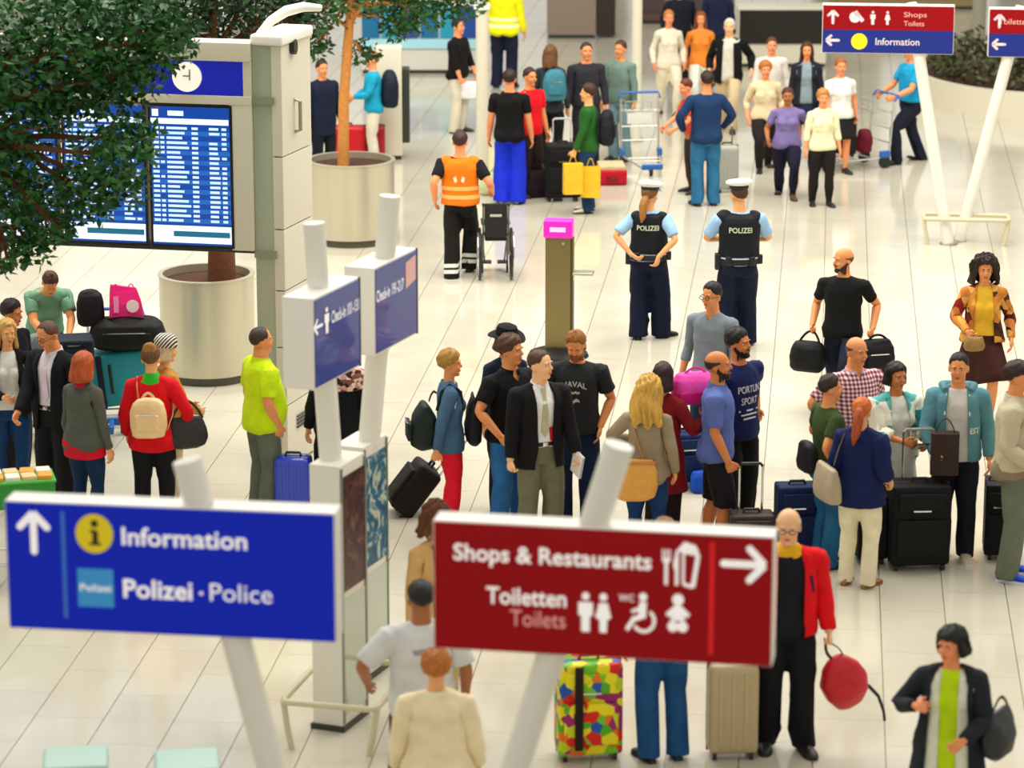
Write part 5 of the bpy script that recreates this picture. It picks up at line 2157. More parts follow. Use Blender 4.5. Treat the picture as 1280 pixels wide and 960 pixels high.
strap_on(p, [(-.14, .12, 1.02), (-.19, .10, 1.16), (-.19, .04, 1.24)], CREAMB, .018, parent=bp)
q = p.world((-.30, .02, .82))
soft_bag('shoulder_bag', 'black shoulder bag hanging beside the red jacket', 'bag', q, math.radians(p.h + 20), (.36, .15, .28), leather('15130f'), 'hobo', strap=[arc3((-.14, 0, .26), (.14, 0, .26), (0, 0, .16))])

p = mk('woman in striped hat and tan coat behind the red jacket woman', 207, 416, 1.62, 118, 'f', 'a', hat=.05, head=(0, 4, 0), R=front(-1, .06, -.30, 1.02), L=front(1, .10, -.26, 1.05))
p.legs('trousers', cloth('d8c8a0'), ease=.012)
p.top('coat', cloth('c48a3c'), hem=.72, ease=.028, sleeve='long', sease=.02, flare=.2)
p.hair('bob', 'd8c49a')
mb = MB().loft([ering(z, r, r * 1.15, .012, 28, 2.0) for z, r in ((1.70, .096), (1.715, .102), (1.76, .102), (1.80, .088), (1.825, .055), (1.83, .01))])
p.rigid('hat', mb, stripe_mat('hat_stripes', '141414', 'e8e2d2', 14, 'DIAGONAL'))
p.shoes(LEAB)

p = mk('stout man in a lime green polo shirt and grey trousers by the tower', 325, 407, 1.77, 118, 'h', 'b', head=(-8, 0, 0), R=pocket(-1, .93), L=dict(to=(.30, -.06, .90)))
p.legs('trousers', cloth('62695a', var=.3), hemw=.092)
p.top('polo_shirt', cloth('c6e40e'), hem=.86, ease=.022, sleeve='short', sease=.022, sl_end=.23)
p.collar(cloth('c6e40e'))
p.hair('reced', '3a2a1e', front=30, vol=.006, topvol=.006)
p.shoes(LEA)

p = mk('woman in long black coat with patterned shawl behind the check-in signs', 424, 420, 1.68, 170, 'f', 'a', wid=1.15, L=dict(to=(.28, -.02, .86)))
p.skirt('skirt', BLK, end=.12, flare=.05)
p.top('coat', BLK, hem=.55, ease=.028, sleeve='long', sease=.022, flare=.06)
p.top('shawl', patch_mat('shawl_print', ['e8c8b8', '7a4a3c', 'c89a8a', '2a1a18'], 26), hem=1.30, ease=.050, sleeve='cap', sease=.04, neck=1.53)
p.hair('bob', '2a1a12')
p.shoes(LEA)

# ---- centre group
p = mk('woman with short blond hair, denim jacket and bright red trousers', 562, 437, 1.66, 98, 'f', 'b', head=(-6, 2, 0), L=dict(to=(.25, -.04, .86)), R=dict(to=(-.27, .16, .90), curl=75))
p.legs('trousers', cloth('e2142c'), ease=.008)
p.top('blouse', cloth('f2ece4'), hem=.92, ease=.010, sleeve='none')
p.top('denim_jacket', denim('466886'), hem=.84, ease=.024, sleeve='long', sease=.018, open_w=OPENCUT, flare=.1)
p.collar(denim('587c9a'), h=.03, r=.022)
p.hair('pixie', 'b08438', top=0)
p.shoes(LEA)
q = p.world((-.04, .25, .87))
bp = soft_bag('backpack', 'dark green backpack hanging behind the denim jacket woman', 'backpack', q, math.radians(p.h + 180), (.36, .26, .40), cloth('14251f', .6), 'hobo', flap=True, strap=[arc3((-.14, .06, .38), (.05, .10, .50), (0, 0, .04))])
strap_on(p, [(-.10, .13, 1.24), (-.115, .085, 1.42), (-.12, .02, 1.485), (-.125, -.08, 1.42), (-.14, -.10, 1.25)], cloth('14251f', .6), .022, parent=bp)
c = G(492, 642)
tc_ = thing('trolley_case', 'black wheeled bag tilted behind the denim jacket woman', 'suitcase', c, math.radians(20))
tc_.rotation_euler = (0, math.radians(38), math.radians(10))
MB().box((0, 0, .30), (.24, .36, .48), bev=.05).build('shell', cloth('17110f', .7), tc_)
MB().box((-.13, 0, .28), (.05, .30, .34), bev=.02).build('front_pocket', cloth('17110f', .7), tc_)
for s in (-1, 1):
    MB().tube([(.06, s * .12 - .02, .04), (.06, s * .12 + .02, .04)], .045, 16).build('wheel', BLACK, tc_)
    MB().tube([(.10, s * .09, .50), (.10, s * .09, .98)], .010, 8).build('telescopic_tube', CHROME, tc_)
MB().tube([(.10, -.10, .98), (.10, .10, .98)], .017, 8).build('grip', BLACK, tc_)
MB().tube([(0, -.06, .54), (.0, -.05, .59), (0, .05, .59), (0, .06, .54)], .014, 8).build('carry_handle', BLACK, tc_)

p = mk('man in black polo shirt and faded jeans with brown wavy hair', 638, 418, 1.80, 38, 'm', 'b', head=(24, 2, 0), R=dict(to=(-.24, -.16, .98), pole=(-1, .5, -.3), curl=35), L=dict(to=(.28, -.05, .90)), wid=1.06)
p.legs('jeans', denim('2f6ba4'), hemw=.085)
p.top('polo_shirt', BLK, hem=.86, ease=.018, sleeve='short', sease=.022, vneck=.09)
p.collar(BLK)
p.hair('shaggy', '54321a')
p.shoes(LEA)
q = p.world((-.26, .16, .84))
soft_bag('shoulder_bag', 'black shoulder bag behind the man in black polo shirt', 'bag', q, math.radians(p.h + 60), (.34, .14, .42), cloth('0f1012', .6), 'hobo', strap=[arc3((-.12, 0, .40), (.12, 0, .40), (0, 0, .05))])

p = mk('man in black suit, beige tie and grey trousers with papers in hand', 680, 436, 1.80, 22, 'm', 'd', head=(36, 0, 0), dx=-.04, R=dict(to=(-.27, -.05, .88), curl=50), L=dict(to=(.25, -.16, .90), curl=55), wid=1.07)
suit(p, cloth('0f0d10'), cloth('f6f2ea'), cloth('b9b48c'), cloth('6e6c54'))
p.hair('reced', '4a2e18', front=40)
p.strip('lanyard', [(.040, 1.14), (.044, 1.03)], [(.066, 1.14), (.068, 1.03)], cloth('c01020'), g=p.gs_, off=.014)
q = p.grip(1)
pap = thing('papers', 'folded white papers held by the man in black suit', 'papers', q - Vector((0, 0, .06)), .5)
for k in range(3):
    MB().box((k * .008, 0, .06), (.004, .16, .21), rx=.3).build('sheet', mat('paper_blue' if k == 1 else 'paper_white', 'b9c6dc' if k == 1 else 'f2f0ea', .6), pap, smooth=False)

p = mk('smiling man in a dark grey printed t-shirt with hands in pockets', 719, 415, 1.82, -6, 'm', 'b', head=(-4, 24, 0), R=pocket(-1), L=pocket(1), wid=1.04)
p.legs('jeans', denim('12243e'), hemw=.08)
p.top('t_shirt', cloth('26282a'), hem=.88, ease=.020, sleeve='short', sease=.022)
TX = cloth('c8c6b8')
p.print_text('NAVAL', .066, 1.305, TX, bold=.02, wscale=1.0, arc=2.2, x0=-.015)
p.strip('print_anchor', [(-.035, 1.262), (-.02, 1.255), (.0, 1.268), (.02, 1.258), (.035, 1.262)], [(-.035, 1.244), (-.02, 1.238), (0, 1.248), (.02, 1.238), (.035, 1.246)], TX, off=.005)
p.strip('print_anchor', [(-.03, 1.165), (-.012, 1.185), (.008, 1.20), (.03, 1.185)], [(-.022, 1.145), (-.006, 1.165), (.014, 1.172), (.036, 1.165)], TX, off=.005)
p.hair('short', '9a6426', topvol=.024)
p.beard('8a5a2c')
p.shoes(LEA)

p = mk('person in a floppy black hat half hidden behind the black polo man', 634, 405, 1.68, 28, 'f', 'b', hat=.05, head=(8, 8, 0))
p.legs('trousers', cloth('15151c'), ease=.012)
p.top('blouse', cloth('e8ece8'), hem=.92, ease=.010, sleeve='none')
p.top('jacket', cloth('1c2438'), hem=.85, ease=.022, sleeve='long', open_w=OPENCUT)
p.hair('bob', '5a3216')
n = 36
hatr = lambda r, z, w: [(r * math.cos(2 * math.pi * k / n), .012 + r * 1.1 * math.sin(2 * math.pi * k / n), z + w * math.sin(4 * math.pi * k / n + .6)) for k in range(n)]
p.rigid('hat', MB().loft([hatr(.175, 1.715, .018), hatr(.172, 1.725, .018), hatr(.104, 1.735, 0), hatr(.102, 1.78, 0), hatr(.088, 1.815, 0), hatr(.05, 1.832, 0), hatr(.005, 1.835, 0)]), cloth('101012'))
p.shoes(LEA)

p = mk('woman with long curly blond hair in a taupe sweater seen from behind', 812, 470, 1.68, 168, 'f', 'a', head=(-14, 10, 0), L=dict(to=(.20, -.26, 1.14), pole=(1, .3, -.5), curl=40), R=dict(to=(-.24, -.06, .92)))
p.legs('jeans', denim('143462'), ease=.008)
p.top('sweater', cloth('96866a'), hem=.90, ease=.020, sleeve='long', sease=.016)
p.hair('curlylong', 'd8a548', long=1.38)
p.shoes(LEAB)
TAN = leather('d99a3e')
q = p.world((.06, .20, .70))
bp = soft_bag('shoulder_bag', 'large tan leather shoulder bag behind the curly blond woman', 'bag', q, math.radians(p.h + 180 + 14), (.37, .15, .36), TAN, 'hobo', flap=False, trim=leather('b87c2c'))
strap_on(p, [(-.02, .15, 1.00), (.04, .135, 1.15), (.09, .12, 1.32), (.11, .07, 1.44), (.11, -.02, 1.475)], TAN, .014, parent=bp)

p = mk('woman with dark hair in a long dark red cardigan reaching for the pink bag', 829, 452, 1.67, 152, 'f', 'b', head=(20, 6, 0), R=dict(to=(-.30, -.22, 1.26), pole=(-.6, .4, -1), curl=60))
p.legs('trousers', cloth('1b1014'), ease=.012)
p.top('cardigan', cloth('7a1018'), hem=.60, ease=.026, sleeve='long', sease=.020, flare=.12)
p.strip('scarf', [(-.03, 1.47), (-.03, 1.2), (-.03, .95), (-.03, .70)], [(.06, 1.47), (.06, 1.2), (.06, .95), (.06, .70)], cloth('5a2a14'), front=False, off=.008)
p.hair('bob', '2c150e', long=1.53)
p.shoes(LEA)
c = D(866, 503, G(829, 452, 1.69).y + .15)
pb = soft_bag('travel_bag', 'pink soft bag held up beside the dark haired woman', 'bag', c, .35, (.38, .24, .27), cloth('f04ab0', .6), 'duffel', strap=[arc3((-.10, -.02, .25), (.12, -.02, .25), (0, 0, .06))])
MB().box((0, -.12, .07), (.34, .03, .11), bev=.012).build('magenta_base', cloth('d81878', .6), pb)
MB().box((.14, -.128, .06), (.09, .03, .05), bev=.01).build('white_patch', cloth('f4dce8', .6), pb)
suitcase('navy blue suitcase standing between the pink bag and the lilac shirt', G(857, 606), .40, .26, .46, .2, cloth('0e2a5a', .7), mode='soft')
c = G(874, 604)
soft_bag('tote_bag', 'small bright blue bag at the foot of the navy suitcase', 'bag', (c.x, c.y - .28, 0), .2, (.20, .16, .20), cloth('1450c0', .6), 'tote')

p = mk('man in glasses and grey long sleeve shirt standing behind the bald bearded man', 890, 352, 1.80, -28, 'm', 'b', head=(-16, 4, 0), R=dict(to=(-.28, -.04, .90)))
p.legs('jeans', denim('22324a'), hemw=.08)
p.top('shirt', cloth('7f8890'), hem=.86, ease=.014, sleeve='3q', sease=.012, vneck=.05)
p.hair('crop', '1c120c', vol=.010, topvol=.022)
p.glasses('1a0c08')
p.shoes(LEA)

p = mk('bald bearded man in lilac blue shirt and black shorts pulling a case', 896, 437, 1.80, 82, 'm', 'c', head=(-2, -2, 0), R=dict(to=(-.26, -.10, .90), curl=70), L=dict(to=(.27, .02, .90)), fL=(.10, .10, 0, 5, 0), fR=(-.10, -.08, 0, -5, 0), wid=1.05)
p.legs('shorts', cloth('151217'), end=.46, hemw=.10, ease=.018)
p.top('shirt', cloth('5a6cae'), hem=.85, ease=.020, sleeve='short', sease=.020, sl_end=.24)
p.collar(cloth('5a6cae'))
p.hair('ring', '3a2418', top=70)
p.beard('24140c', top=1.622)
p.shoes(LEA)
gp = p.grip(-1)
suitcase('small brown black cabin case held by the bald bearded man', (G(934, 690).x, gp.y - .05, 0), .38, .24, .42, .06, leather('2c1a10', .55), mode='soft', ext=.44, hc=None)

p = mk('dark bearded man in navy printed t-shirt and black trousers', 921, 410, 1.83, 42, 'm', 'c', head=(16, -4, 0), L=dict(to=(.27, .05, 1.04), pole=(.8, .8, -.3)), R=dict(to=(-.28, -.04, .92)), wid=1.05)
p.legs('trousers', cloth('101012'), hemw=.082)
p.top('t_shirt', cloth('101d4e'), hem=.84, ease=.022, sleeve='short', sease=.024)
TX2 = cloth('d4d4da')
p.print_text('PORTLIN', .085, 1.265, TX2, bold=.0, wscale=.72)
p.print_text('SPORT', .085, 1.165, TX2, bold=.0, wscale=.72)
for k in range(3):
    z = 1.115 - k * .035
    w = .11 - k * .02
    p.strip('print_line', [(-w, z), (0, z + .003), (w, z)], [(-w, z - .012), (0, z - .010), (w, z - .012)], TX2, off=.005)
p.hair('thick', '140d0a', vol=.014, topvol=.030)
p.beard('140d0a', top=1.622)
p.shoes(LEA)

# ---- right group
p = mk('bald man in black t-shirt walking with a black bag in each hand', 1055, 308, 1.80, -20, 'm', 'b', head=(-42, 2, 0), L=carry(1, .30, .0, .90), R=carry(-1, .28, -.05, .90), wid=1.03, **STEP)
p.legs('jeans', denim('1a2030'), hemw=.08)
p.top('t_shirt', BLK, hem=.88, ease=.014, sleeve='short', sease=.014)
p.hair('ring', '6a4020', top=78, vol=.002)
p.beard('2a1a10', top=1.60)
p.shoes(LEA)
q = p.grip(1)
soft_bag('travel_bag', 'black square bag in the right picture side hand of the bald walker', 'bag', hang(q, (0, 0, .40), .25) + Vector((.07, 0, 0)), .25, (.38, .18, .36), cloth('121214', .6), 'duffel', strap=[arc3((-.09, 0, .34), (.02, 0, .40), (0, 0, .02)), arc3((.12, 0, .34), (-.0, 0, .40), (0, 0, .02))], flap=True)
q = p.grip(-1)
soft_bag('travel_bag', 'black rounded holdall in the left picture side hand of the bald walker', 'bag', hang(q, (.05, 0, .41), -.4), -.4, (.36, .22, .30), cloth('101012', .6), 'duffel', strap=[arc3((-.10, 0, .28), (.12, 0, .28), (.02, 0, .13))])

p = mk('woman with dark curly hair, patterned jacket, mustard top and brown skirt', 1232, 320, 1.72, -4, 'f', 'b', head=(2, 6, 0), R=front(-1, .16, -.20, 1.00), L=dict(to=(.27, -.05, .90)), wid=1.06, fL=(.09, -.12, 0, 4, 0), fR=(-.09, .10, 0, -4, 18))
p.top('top', cloth('e2b02c'), hem=.98, ease=.012, sleeve='none')
p.top('jacket', patch_mat('jacket_print', ['c8842c', '3c1814', 'dca850', '8a1c1c', 'c87838', '4a3016', 'd89a40'], 13), hem=.90, ease=.026, sleeve='long', sease=.018, open_w=[(1.53, .062), (1.40, .085), (.6, .125)], flare=.1)
p.skirt('skirt', cloth('3a1a12'), end=.50, flare=.22)
p.hair('curly', '24120c', vol=.058)
p.shoes(LEAB)
q = p.grip(-1)
soft_bag('handbag', 'small olive handbag in the hand of the patterned jacket woman', 'bag', (q.x, q.y - .06, q.z - .14), .1, (.22, .10, .15), leather('8a6a2a'), 'hobo')

p = mk('bald man in a red and white plaid shirt with hand on hip', 1072, 420, 1.80, 22, 'h', 'b', head=(14, 6, 0), R=hip(-1), L=dict(to=(.27, -.10, .95)))
p.legs('trousers', cloth('4a2018'), hemw=.09)
p.top('shirt', plaid_mat('plaid', 'b87c88', '6a2434', 'eddcdc', 9.0), hem=.86, ease=.020, sleeve='short', sease=.022, sl_end=.24, vneck=.06)
p.collar(cloth('d8b4bc'))
p.hair('ring', '5a4030', top=72, vol=.003)
p.shoes(LEA)

p = mk('man in an olive green t-shirt with arms folded to his hip, seen side on', 1038, 467, 1.67, 108, 'm', 'b', head=(-8, 2, 0), L=dict(to=(.20, -.16, 1.06), pole=(1, .5, -.4), dir=(-.8, -.5, .1), curl=30), R=dict(to=(-.24, .02, .98), pole=(-.6, 1, 0)))
p.legs('jeans', denim('24608a'), hemw=.082)
p.top('t_shirt', cloth('36481e'), hem=.87, ease=.018, sleeve='short', sease=.018)
p.hair('short', '2e2014')
p.shoes(LEA)
q = p.world((-.08, .24, .93))
soft_bag('belt_bag', 'black pouch at the back of the olive t-shirt man', 'bag', q, math.radians(p.h + 180), (.28, .12, .26), cloth('101013', .6), 'pack')
suitcase('navy suitcase standing behind the olive t-shirt man', (G(1000, 716).x, G(1000, 716).y + .45, 0), .36, .24, .60, .1, cloth('10204e', .7), mode='soft')

p = mk('woman with orange ponytail, navy poncho top and cream trousers', 1078, 496, 1.61, 150, 'f', 'a', head=(12, 2, 0), L=dict(to=(.22, -.08, .92)), R=dict(to=(-.22, -.14, .98), curl=60), wid=1.04)
p.legs('trousers', cloth('ece0bc'), ease=.014, hemw=.07)
p.top('poncho_top', cloth('101c4c'), hem=.80, ease=.036, sleeve='3q', sease=.040, flare=.25)
p.hair('up', 'c8641a', vol=.018)
p.tail('a84818', [(0, .10, 1.70), (0, .155, 1.69), (0, .165, 1.60), (0, .16, 1.48), (0, .15, 1.38)], [.03, .042, .050, .045, .012])
p.shoes(leather('a8784a'), sole='8a6038')
q = p.world((.22, .22, .84))
bp = soft_bag('shoulder_bag', 'taupe shoulder bag worn by the woman with orange ponytail', 'bag', q, math.radians(p.h + 180 - 40), (.38, .15, .30), leather('a8987c'), 'tote')
strap_on(p, [(.19, .15, 1.16), (.16, .14, 1.30), (.13, .09, 1.43), (.12, .0, 1.50), (.13, -.08, 1.42)], leather('8a7c64'), .016, parent=bp)

p = mk('woman with dark bob in a white and teal printed shawl holding a tablet', 1121, 452, 1.66, 16, 'f', 'c', head=(8, 2, 0), R=front(-1, .04, -.30, 1.12), L=front(1, .16, -.30, 1.10), wid=1.05)
p.legs('trousers', cloth('1c1c20'), ease=.010)
p.top('dress', cloth('ece8da'), hem=.66, ease=.016, sleeve='none', flare=.06)
p.top('shawl', patch_mat('shawl_teal', ['f2eeda', 'ece6cc', 'e8e4d0', '5cb4b0', 'f2eeda', 'f0ead6', '2c8c94', 'efe9d3'], 11), hem=.90, ease=.040, sleeve='3q', sease=.045, open_w=[(1.53, .06), (1.40, .080), (.6, .12)], flare=.15)
p.hair('bob', '1e120e', long=1.57, front=56)
p.shoes(LEA)
q = (p.grip(1) + p.grip(-1)) / 2
tb_ = thing('tablet', 'dark tablet in the hands of the woman in white shawl', 'tablet', (q.x + .08, q.y - .03, q.z - .03), .2)
MB().box((0, 0, .03), (.25, .17, .014), rx=-.5, bev=.004).build('case', leather('241c18'), tb_)
MB().box((0, -.003, .038), (.22, .14, .004), rx=-.5).build('screen', mat('tablet_glass', '0a0a0c', .1), tb_, smooth=False)

p = mk('man with cropped dark hair in an open teal hoodie and white t-shirt', 1199, 440, 1.80, -8, 'm', 'b', head=(-4, 4, 0), R=dict(to=(-.16, -.24, .98), curl=55, pole=(-.8, .6, -.3)), L=dict(to=(.27, -.05, .90)), wid=1.03, fL=(.10, -.05, 0, 6, 0), fR=(-.09, .06, 0, -6, 0))
p.legs('trousers', cloth('141624'), hemw=.078)
p.top('t_shirt', cloth('d8d4cc'), hem=.86, ease=.014, sleeve='none')
TEAL = cloth('5a8f98')
p.top('hoodie', TEAL, hem=.86, ease=.030, sleeve='long', sease=.022, open_w=[(1.53, .065), (1.40, .085), (.6, .11)], flare=.1)
p.print_text('EST', .07, 1.12, cloth('e6e8da'), bold=.02, x0=.145, wscale=.7)
hd = MB().tube([(.10, -.05, 1.475), (.125, .03, 1.50), (.09, .10, 1.475), (0, .13, 1.455), (-.09, .10, 1.475), (-.125, .03, 1.50), (-.10, -.05, 1.475)], [.026, .036, .046, .052, .046, .036, .026], 12)
p.soft('hood', hd, TEAL)
for s in (-1, 1):
    p.strip('drawstring', [(s * .088, 1.45), (s * .096, 1.28)], [(s * .098, 1.45), (s * .106, 1.28)], cloth('f0efe6'), off=.008)
p.hair('crop', '1e140e', topvol=.014)
p.shoes(leather('c8bca4', .7), sole='eeeade', bulk=1.06)

p = mk('man in a beige jacket and bright blue trainers at the right edge', 1274, 450, 1.87, 78, 'm', 'b', head=(4, 4, 0), R=dict(to=(-.24, -.16, .98), curl=40), L=front(1, .15, -.30, 1.06), wid=1.06)
p.legs('trousers', cloth('6a705e'), hemw=.084)
p.top('sweater', cloth('8a7a64'), hem=.86, ease=.024, sleeve='none', neck=1.1)
p.top('jacket', cloth('c2b898'), hem=.93, ease=.032, sleeve='long', sease=.026)
p.collar(cloth('d2c8a8'), h=.05, r=.014)
p.hair('short', '2e1a10', vol=.014)
p.shoes(cloth('1446c8', .5), sole='dfe6f0', bulk=1.05)

suitcase('big black suitcase with chrome pull handle before the woman in white shawl', G(1146, 708), .50, .32, .70, .06, cloth('101012', .7), mode='soft', ext=.46, hc='8a8a86')
suitcase('narrower black case left of the big black suitcase', (G(1092, 706).x - .02, G(1092, 706).y + .12, 0), .26, .30, .56, .1, cloth('16141a', .7), mode='soft')
suitcase('black case standing behind the man in blue trainers', G(1243, 694), .20, .36, .62, -.1, cloth('0e0e10', .7), mode='soft')
q = D(1180, 592, G(1195, 440, 1.8).y - .30)
soft_bag('tote_bag', 'dark brown paper bag beside the big black suitcase', 'bag', q, -.1, (.24, .14, .36), cloth('3a2c24', .8), 'paper', strap=[arc3((-.08, 0, .36), (.08, 0, .36), (0, 0, .12))])

# ---- police, the man in the vest
NAVY = cloth('0e1630')


def officer(label, px, yt, h, yaw, kind, hairk, hairc, **kw):
    p = mk(label, px, yt, h, yaw, kind, 'a', hat=.065, **kw)
    p.legs('trousers', NAVY, hemw=.092, ease=.016)
    p.top('shirt', cloth('9cc4ea'), hem=.93, ease=.014, sleeve='short', sease=.022, sl_end=.235)
    p.top('vest', cloth('10141c', .7), hem=1.015, ease=.036, sleeve='none', neck=1.475)
    p.print_text('POLIZEI', .078, 1.29, cloth('d2d4b8', .5), front=False, bold=.02, wscale=.86, off=.006)
    p.belt(leather('0c0c0e'), z=.972, ease=.034, h=.06)
    p.belt(cloth('d8e4ee'), z=1.008, ease=.032, h=.018)
    for x, y, n_ in ((.205, .02, 'holster'), (-.205, .03, 'pouch'), (-.12, .13, 'pouch'), (.11, .13, 'pouch')):
        mb = MB().box((x, y, .96 if n_ == 'holster' else .985), (.06, .10, .17) if n_ == 'holster' else (.06, .05, .10), bev=.015)
        p.soft(n_, mb, leather('0c0c0e'))
    n = 32
    rg = lambda r, z, k=0: [(r * math.cos(2 * math.pi * i / n), .010 + r * 1.12 * math.sin(2 * math.pi * i / n), z - k * math.sin(2 * math.pi * i / n)) for i in range(n)]
    p.rigid('cap', MB().loft([rg(.088, 1.735), rg(.090, 1.765), rg(.128, 1.792, -.012), rg(.126, 1.808, -.012), rg(.10, 1.825, -.010), rg(.01, 1.832, -.008)]), mat('cap_white', 'f6f4ee', .6))
    p.rigid('cap_band', MB().loft([rg(.090, 1.728), rg(.093, 1.732), rg(.093, 1.762), rg(.090, 1.766)], cap=False), mat('cap_band', '18181c', .5))
    vz = [(.090 * math.sin(math.radians(a)), -.010 - .09 * math.cos(math.radians(a)) - .0, 1.735) for a in range(-60, 61, 12)]
    vo = [(x * 1.15, y - .05 * math.cos(math.radians(a)), 1.712) for (x, y, z), a in zip(vz, range(-60, 61, 12))]
    p.rigid('peak', MB().loft([vz, vo, [(x, y, z - .006) for x, y, z in vo], [(x, y, z - .006) for x, y, z in vz]], cap=False, closed=False), BLACK)
    p.hair(hairk, hairc)
    p.shoes(LEA, bulk=1.06)
    return p


p = officer('female police officer in white cap with hands on her belt, back turned', 813, 224, 1.72, 172, 'f', 'up', '7a4e24', L=dict(to=(.19, .17, 1.02), pole=(1, .1, .1), dir=(-.75, .3, -.5), curl=35), R=dict(to=(-.10, .20, 1.0), pole=(-1, .1, .1), dir=(.25, .15, -1), curl=35), head=(-16, 6, 0), hips=2, wid=1.1,
            fL=(.12, .03, 0, 6, 0), fR=(-.12, -.06, 0, -40, 0))
p.tail('a8702e', [(0, .09, 1.66), (.01, .13, 1.62), (.03, .14, 1.54), (.05, .14, 1.44), (.06, .14, 1.38)], [.03, .04, .042, .036, .010])
p = officer('male police officer in white cap with elbows out, back turned', 924, 222, 1.84, 182, 'm', 'crop', '4a2c18', L=dict(to=(.13, -.28, 1.12), pole=(1, .5, -.3), curl=50), R=dict(to=(-.13, -.28, 1.12), pole=(-1, .5, -.3), curl=50), head=(24, 4, 0), wid=1.06, fL=(.14, .05, 0, 8, 0), fR=(-.12, -.16, 0, -8, 0))

p = mk('man in an orange reflective vest pushing a wheelchair, back turned', 575, 163, 1.82, 176, 'm', 'r', L=dict(to=(.28, .04, .90)), R=dict(to=(-.34, -.12, .98), curl=70), wid=1.06, fL=(.08, .16, 0, 3, 26), fR=(-.08, -.16, 0, -3, 0))
p.legs('trousers', cloth('15140f'), hemw=.088)
for zz in (.20, .13):
    for s in (1, -1):
        J_ = p.T['J']
        mb = MB().loft([ering(zz - .022 + k * .044, .096, .096, .018, 20, 2.0, s * .1015) for k in (0, 1)], cap=False)
        p.soft('trouser_stripe', mb, mat('tape_silver', 'e6e4d8', .4))
p.top('t_shirt', cloth('16161a'), hem=.95, ease=.014, sleeve='short', sease=.02)
p.top('vest', cloth('ff7a10'), hem=.93, ease=.036, sleeve='none', neck=1.48)
for z in (1.13, 1.03):
    p.band('reflective_band', z, .045, .04, mat('tape_bright', 'ffb860', .4))
for s in (1, -1):
    p.strip('reflective_band', [(s * .035, 1.28), (s * .02, 1.22)], [(s * .065, 1.26), (s * .05, 1.20)], mat('tape_pale', 'ffe8c0', .4), front=False, off=.006)
p.hair('short', '3a2010')
p.shoes(leather('2a1a12'))
c = G(613, 345)
wheelchair('black folded wheelchair rolled along by the man in orange vest', (c.x + .06, c.y - .05, 0), math.radians(182))

# ---- far walkers along the top
def plain(label, px, yt, h, yaw, kind, sk, topm, legm, hairk, hairc, ease=.016, sleeve='short', shoe=LEA, skirt=None, jacket=None, hem=.86, hemw=.082, **kw):
    p = mk(label, px, yt, h, yaw, kind, sk, **kw)
    if skirt:
        p.skirt('skirt', legm, end=skirt)
    else:
        p.legs('trousers', legm, hemw=hemw if kind != 'f' else None)
    p.top('shirt', topm, hem=hem, ease=ease, sleeve='none' if jacket else sleeve)
    if jacket:
        p.top('jacket', jacket, hem=.83, ease=.028, sleeve='long', sease=.02, open_w=OPENCUT, flare=.1)
    p.hair(hairk, hairc)
    p.shoes(shoe)
    return p


plain('man in black t-shirt and bright blue trousers, back turned', 637, 86, 1.80, 172, 'm', 'r', BLK, cloth('1b34d8'), 'short', '2a1a10', hemw=.105, shoe=leather('e8e4da'), wid=1.06)
plain('person in a bright red shirt beside the blue trousers man', 662, 84, 1.74, 40, 'm', 'b', cloth('e8101c'), cloth('2a1c1c'), 'short', '3a2214')
plain('woman with brown hair and teal backpack in black clothes, back turned', 688, 56, 1.76, 165, 'f', 'b', cloth('2c3438'), BLK, 'shoulder', '6a4420', sleeve='long')
q = G(690, 214)
soft_bag('backpack', 'teal backpack on the brown haired woman in black', 'backpack', (G(688, 56, 1.76).x + .06, G(688, 56, 1.76).y - .30, 1.02), 0.1, (.32, .20, .44), cloth('3a7a8a', .6), 'pack', flap=True)
plain('man in dark grey sweater behind the people with luggage', 733, 52, 1.76, 10, 'm', 'r', cloth('2a2a32'), cloth('24242c'), 'crop', '3a2414', sleeve='long', wid=1.08)
plain('person in a grey green top near the empty trolley', 776, 50, 1.72, -30, 'm', 'b', cloth('6c8478'), cloth('7a9aa0'), 'short', '4a2c18', sleeve='long')
p = plain('boy in green jacket carrying yellow shopping bags, facing left', 736, 104, 1.70, -96, 'm', 'a', cloth('235a20'), cloth('1c3a5c'), 'thick', '3a2010', sleeve='long', shoe=leather('e6dcc8'), R=carry(-1, .26, -.10, .86), L=carry(1, .26, -.16, .88))
q = p.world((0, .26, .95))
soft_bag('backpack', 'black backpack on the green jacket', 'backpack', q, math.radians(p.h + 180), (.34, .20, .46), cloth('14161c', .6), 'pack', flap=True)
YEL = mat('bag_yellow', 'f0b818', .5, var=.3, scale=9)
for k, (px, py, lab) in enumerate(((716, 242, 'yellow paper shopping bag, the left one of two'), (738, 246, 'yellow paper shopping bag, the right one of two'))):
    q = D(px, py, p.root.location.y - .32 + .1 * k)
    soft_bag('shopping_bag', lab, 'bag', q, .2 - .3 * k, (.26, .14, .40), YEL, 'paper', strap=[arc3((-.05, 0, .39), (.05, 0, .39), (0, 0, .12))])
q = G(703, 250)
suitcase('tall black suitcase among the people at the top', (q.x, q.y, 0), .46, .32, .72, .1, cloth('141214', .7), mode='soft', ext=.35)
q = G(764, 228)
mt = thing('suitcase', 'flat red and beige case lying on the floor at the top', 'suitcase', (q.x, q.y, 0), .05)
MB().box((0, 0, .11), (.40, .5, .20), bev=.03).build('shell', cloth('b80f20', .6), mt)
MB().box((0, 0, .235), (.36, .44, .07), bev=.02).build('lid', cloth('cdb88c', .6), mt)
MB().tube([(-.07, -.25, .1), (-.06, -.28, .1), (.06, -.28, .1), (.07, -.25, .1)], .012, 8).build('carry_handle', BLACK, mt)
q = G(630, 246)
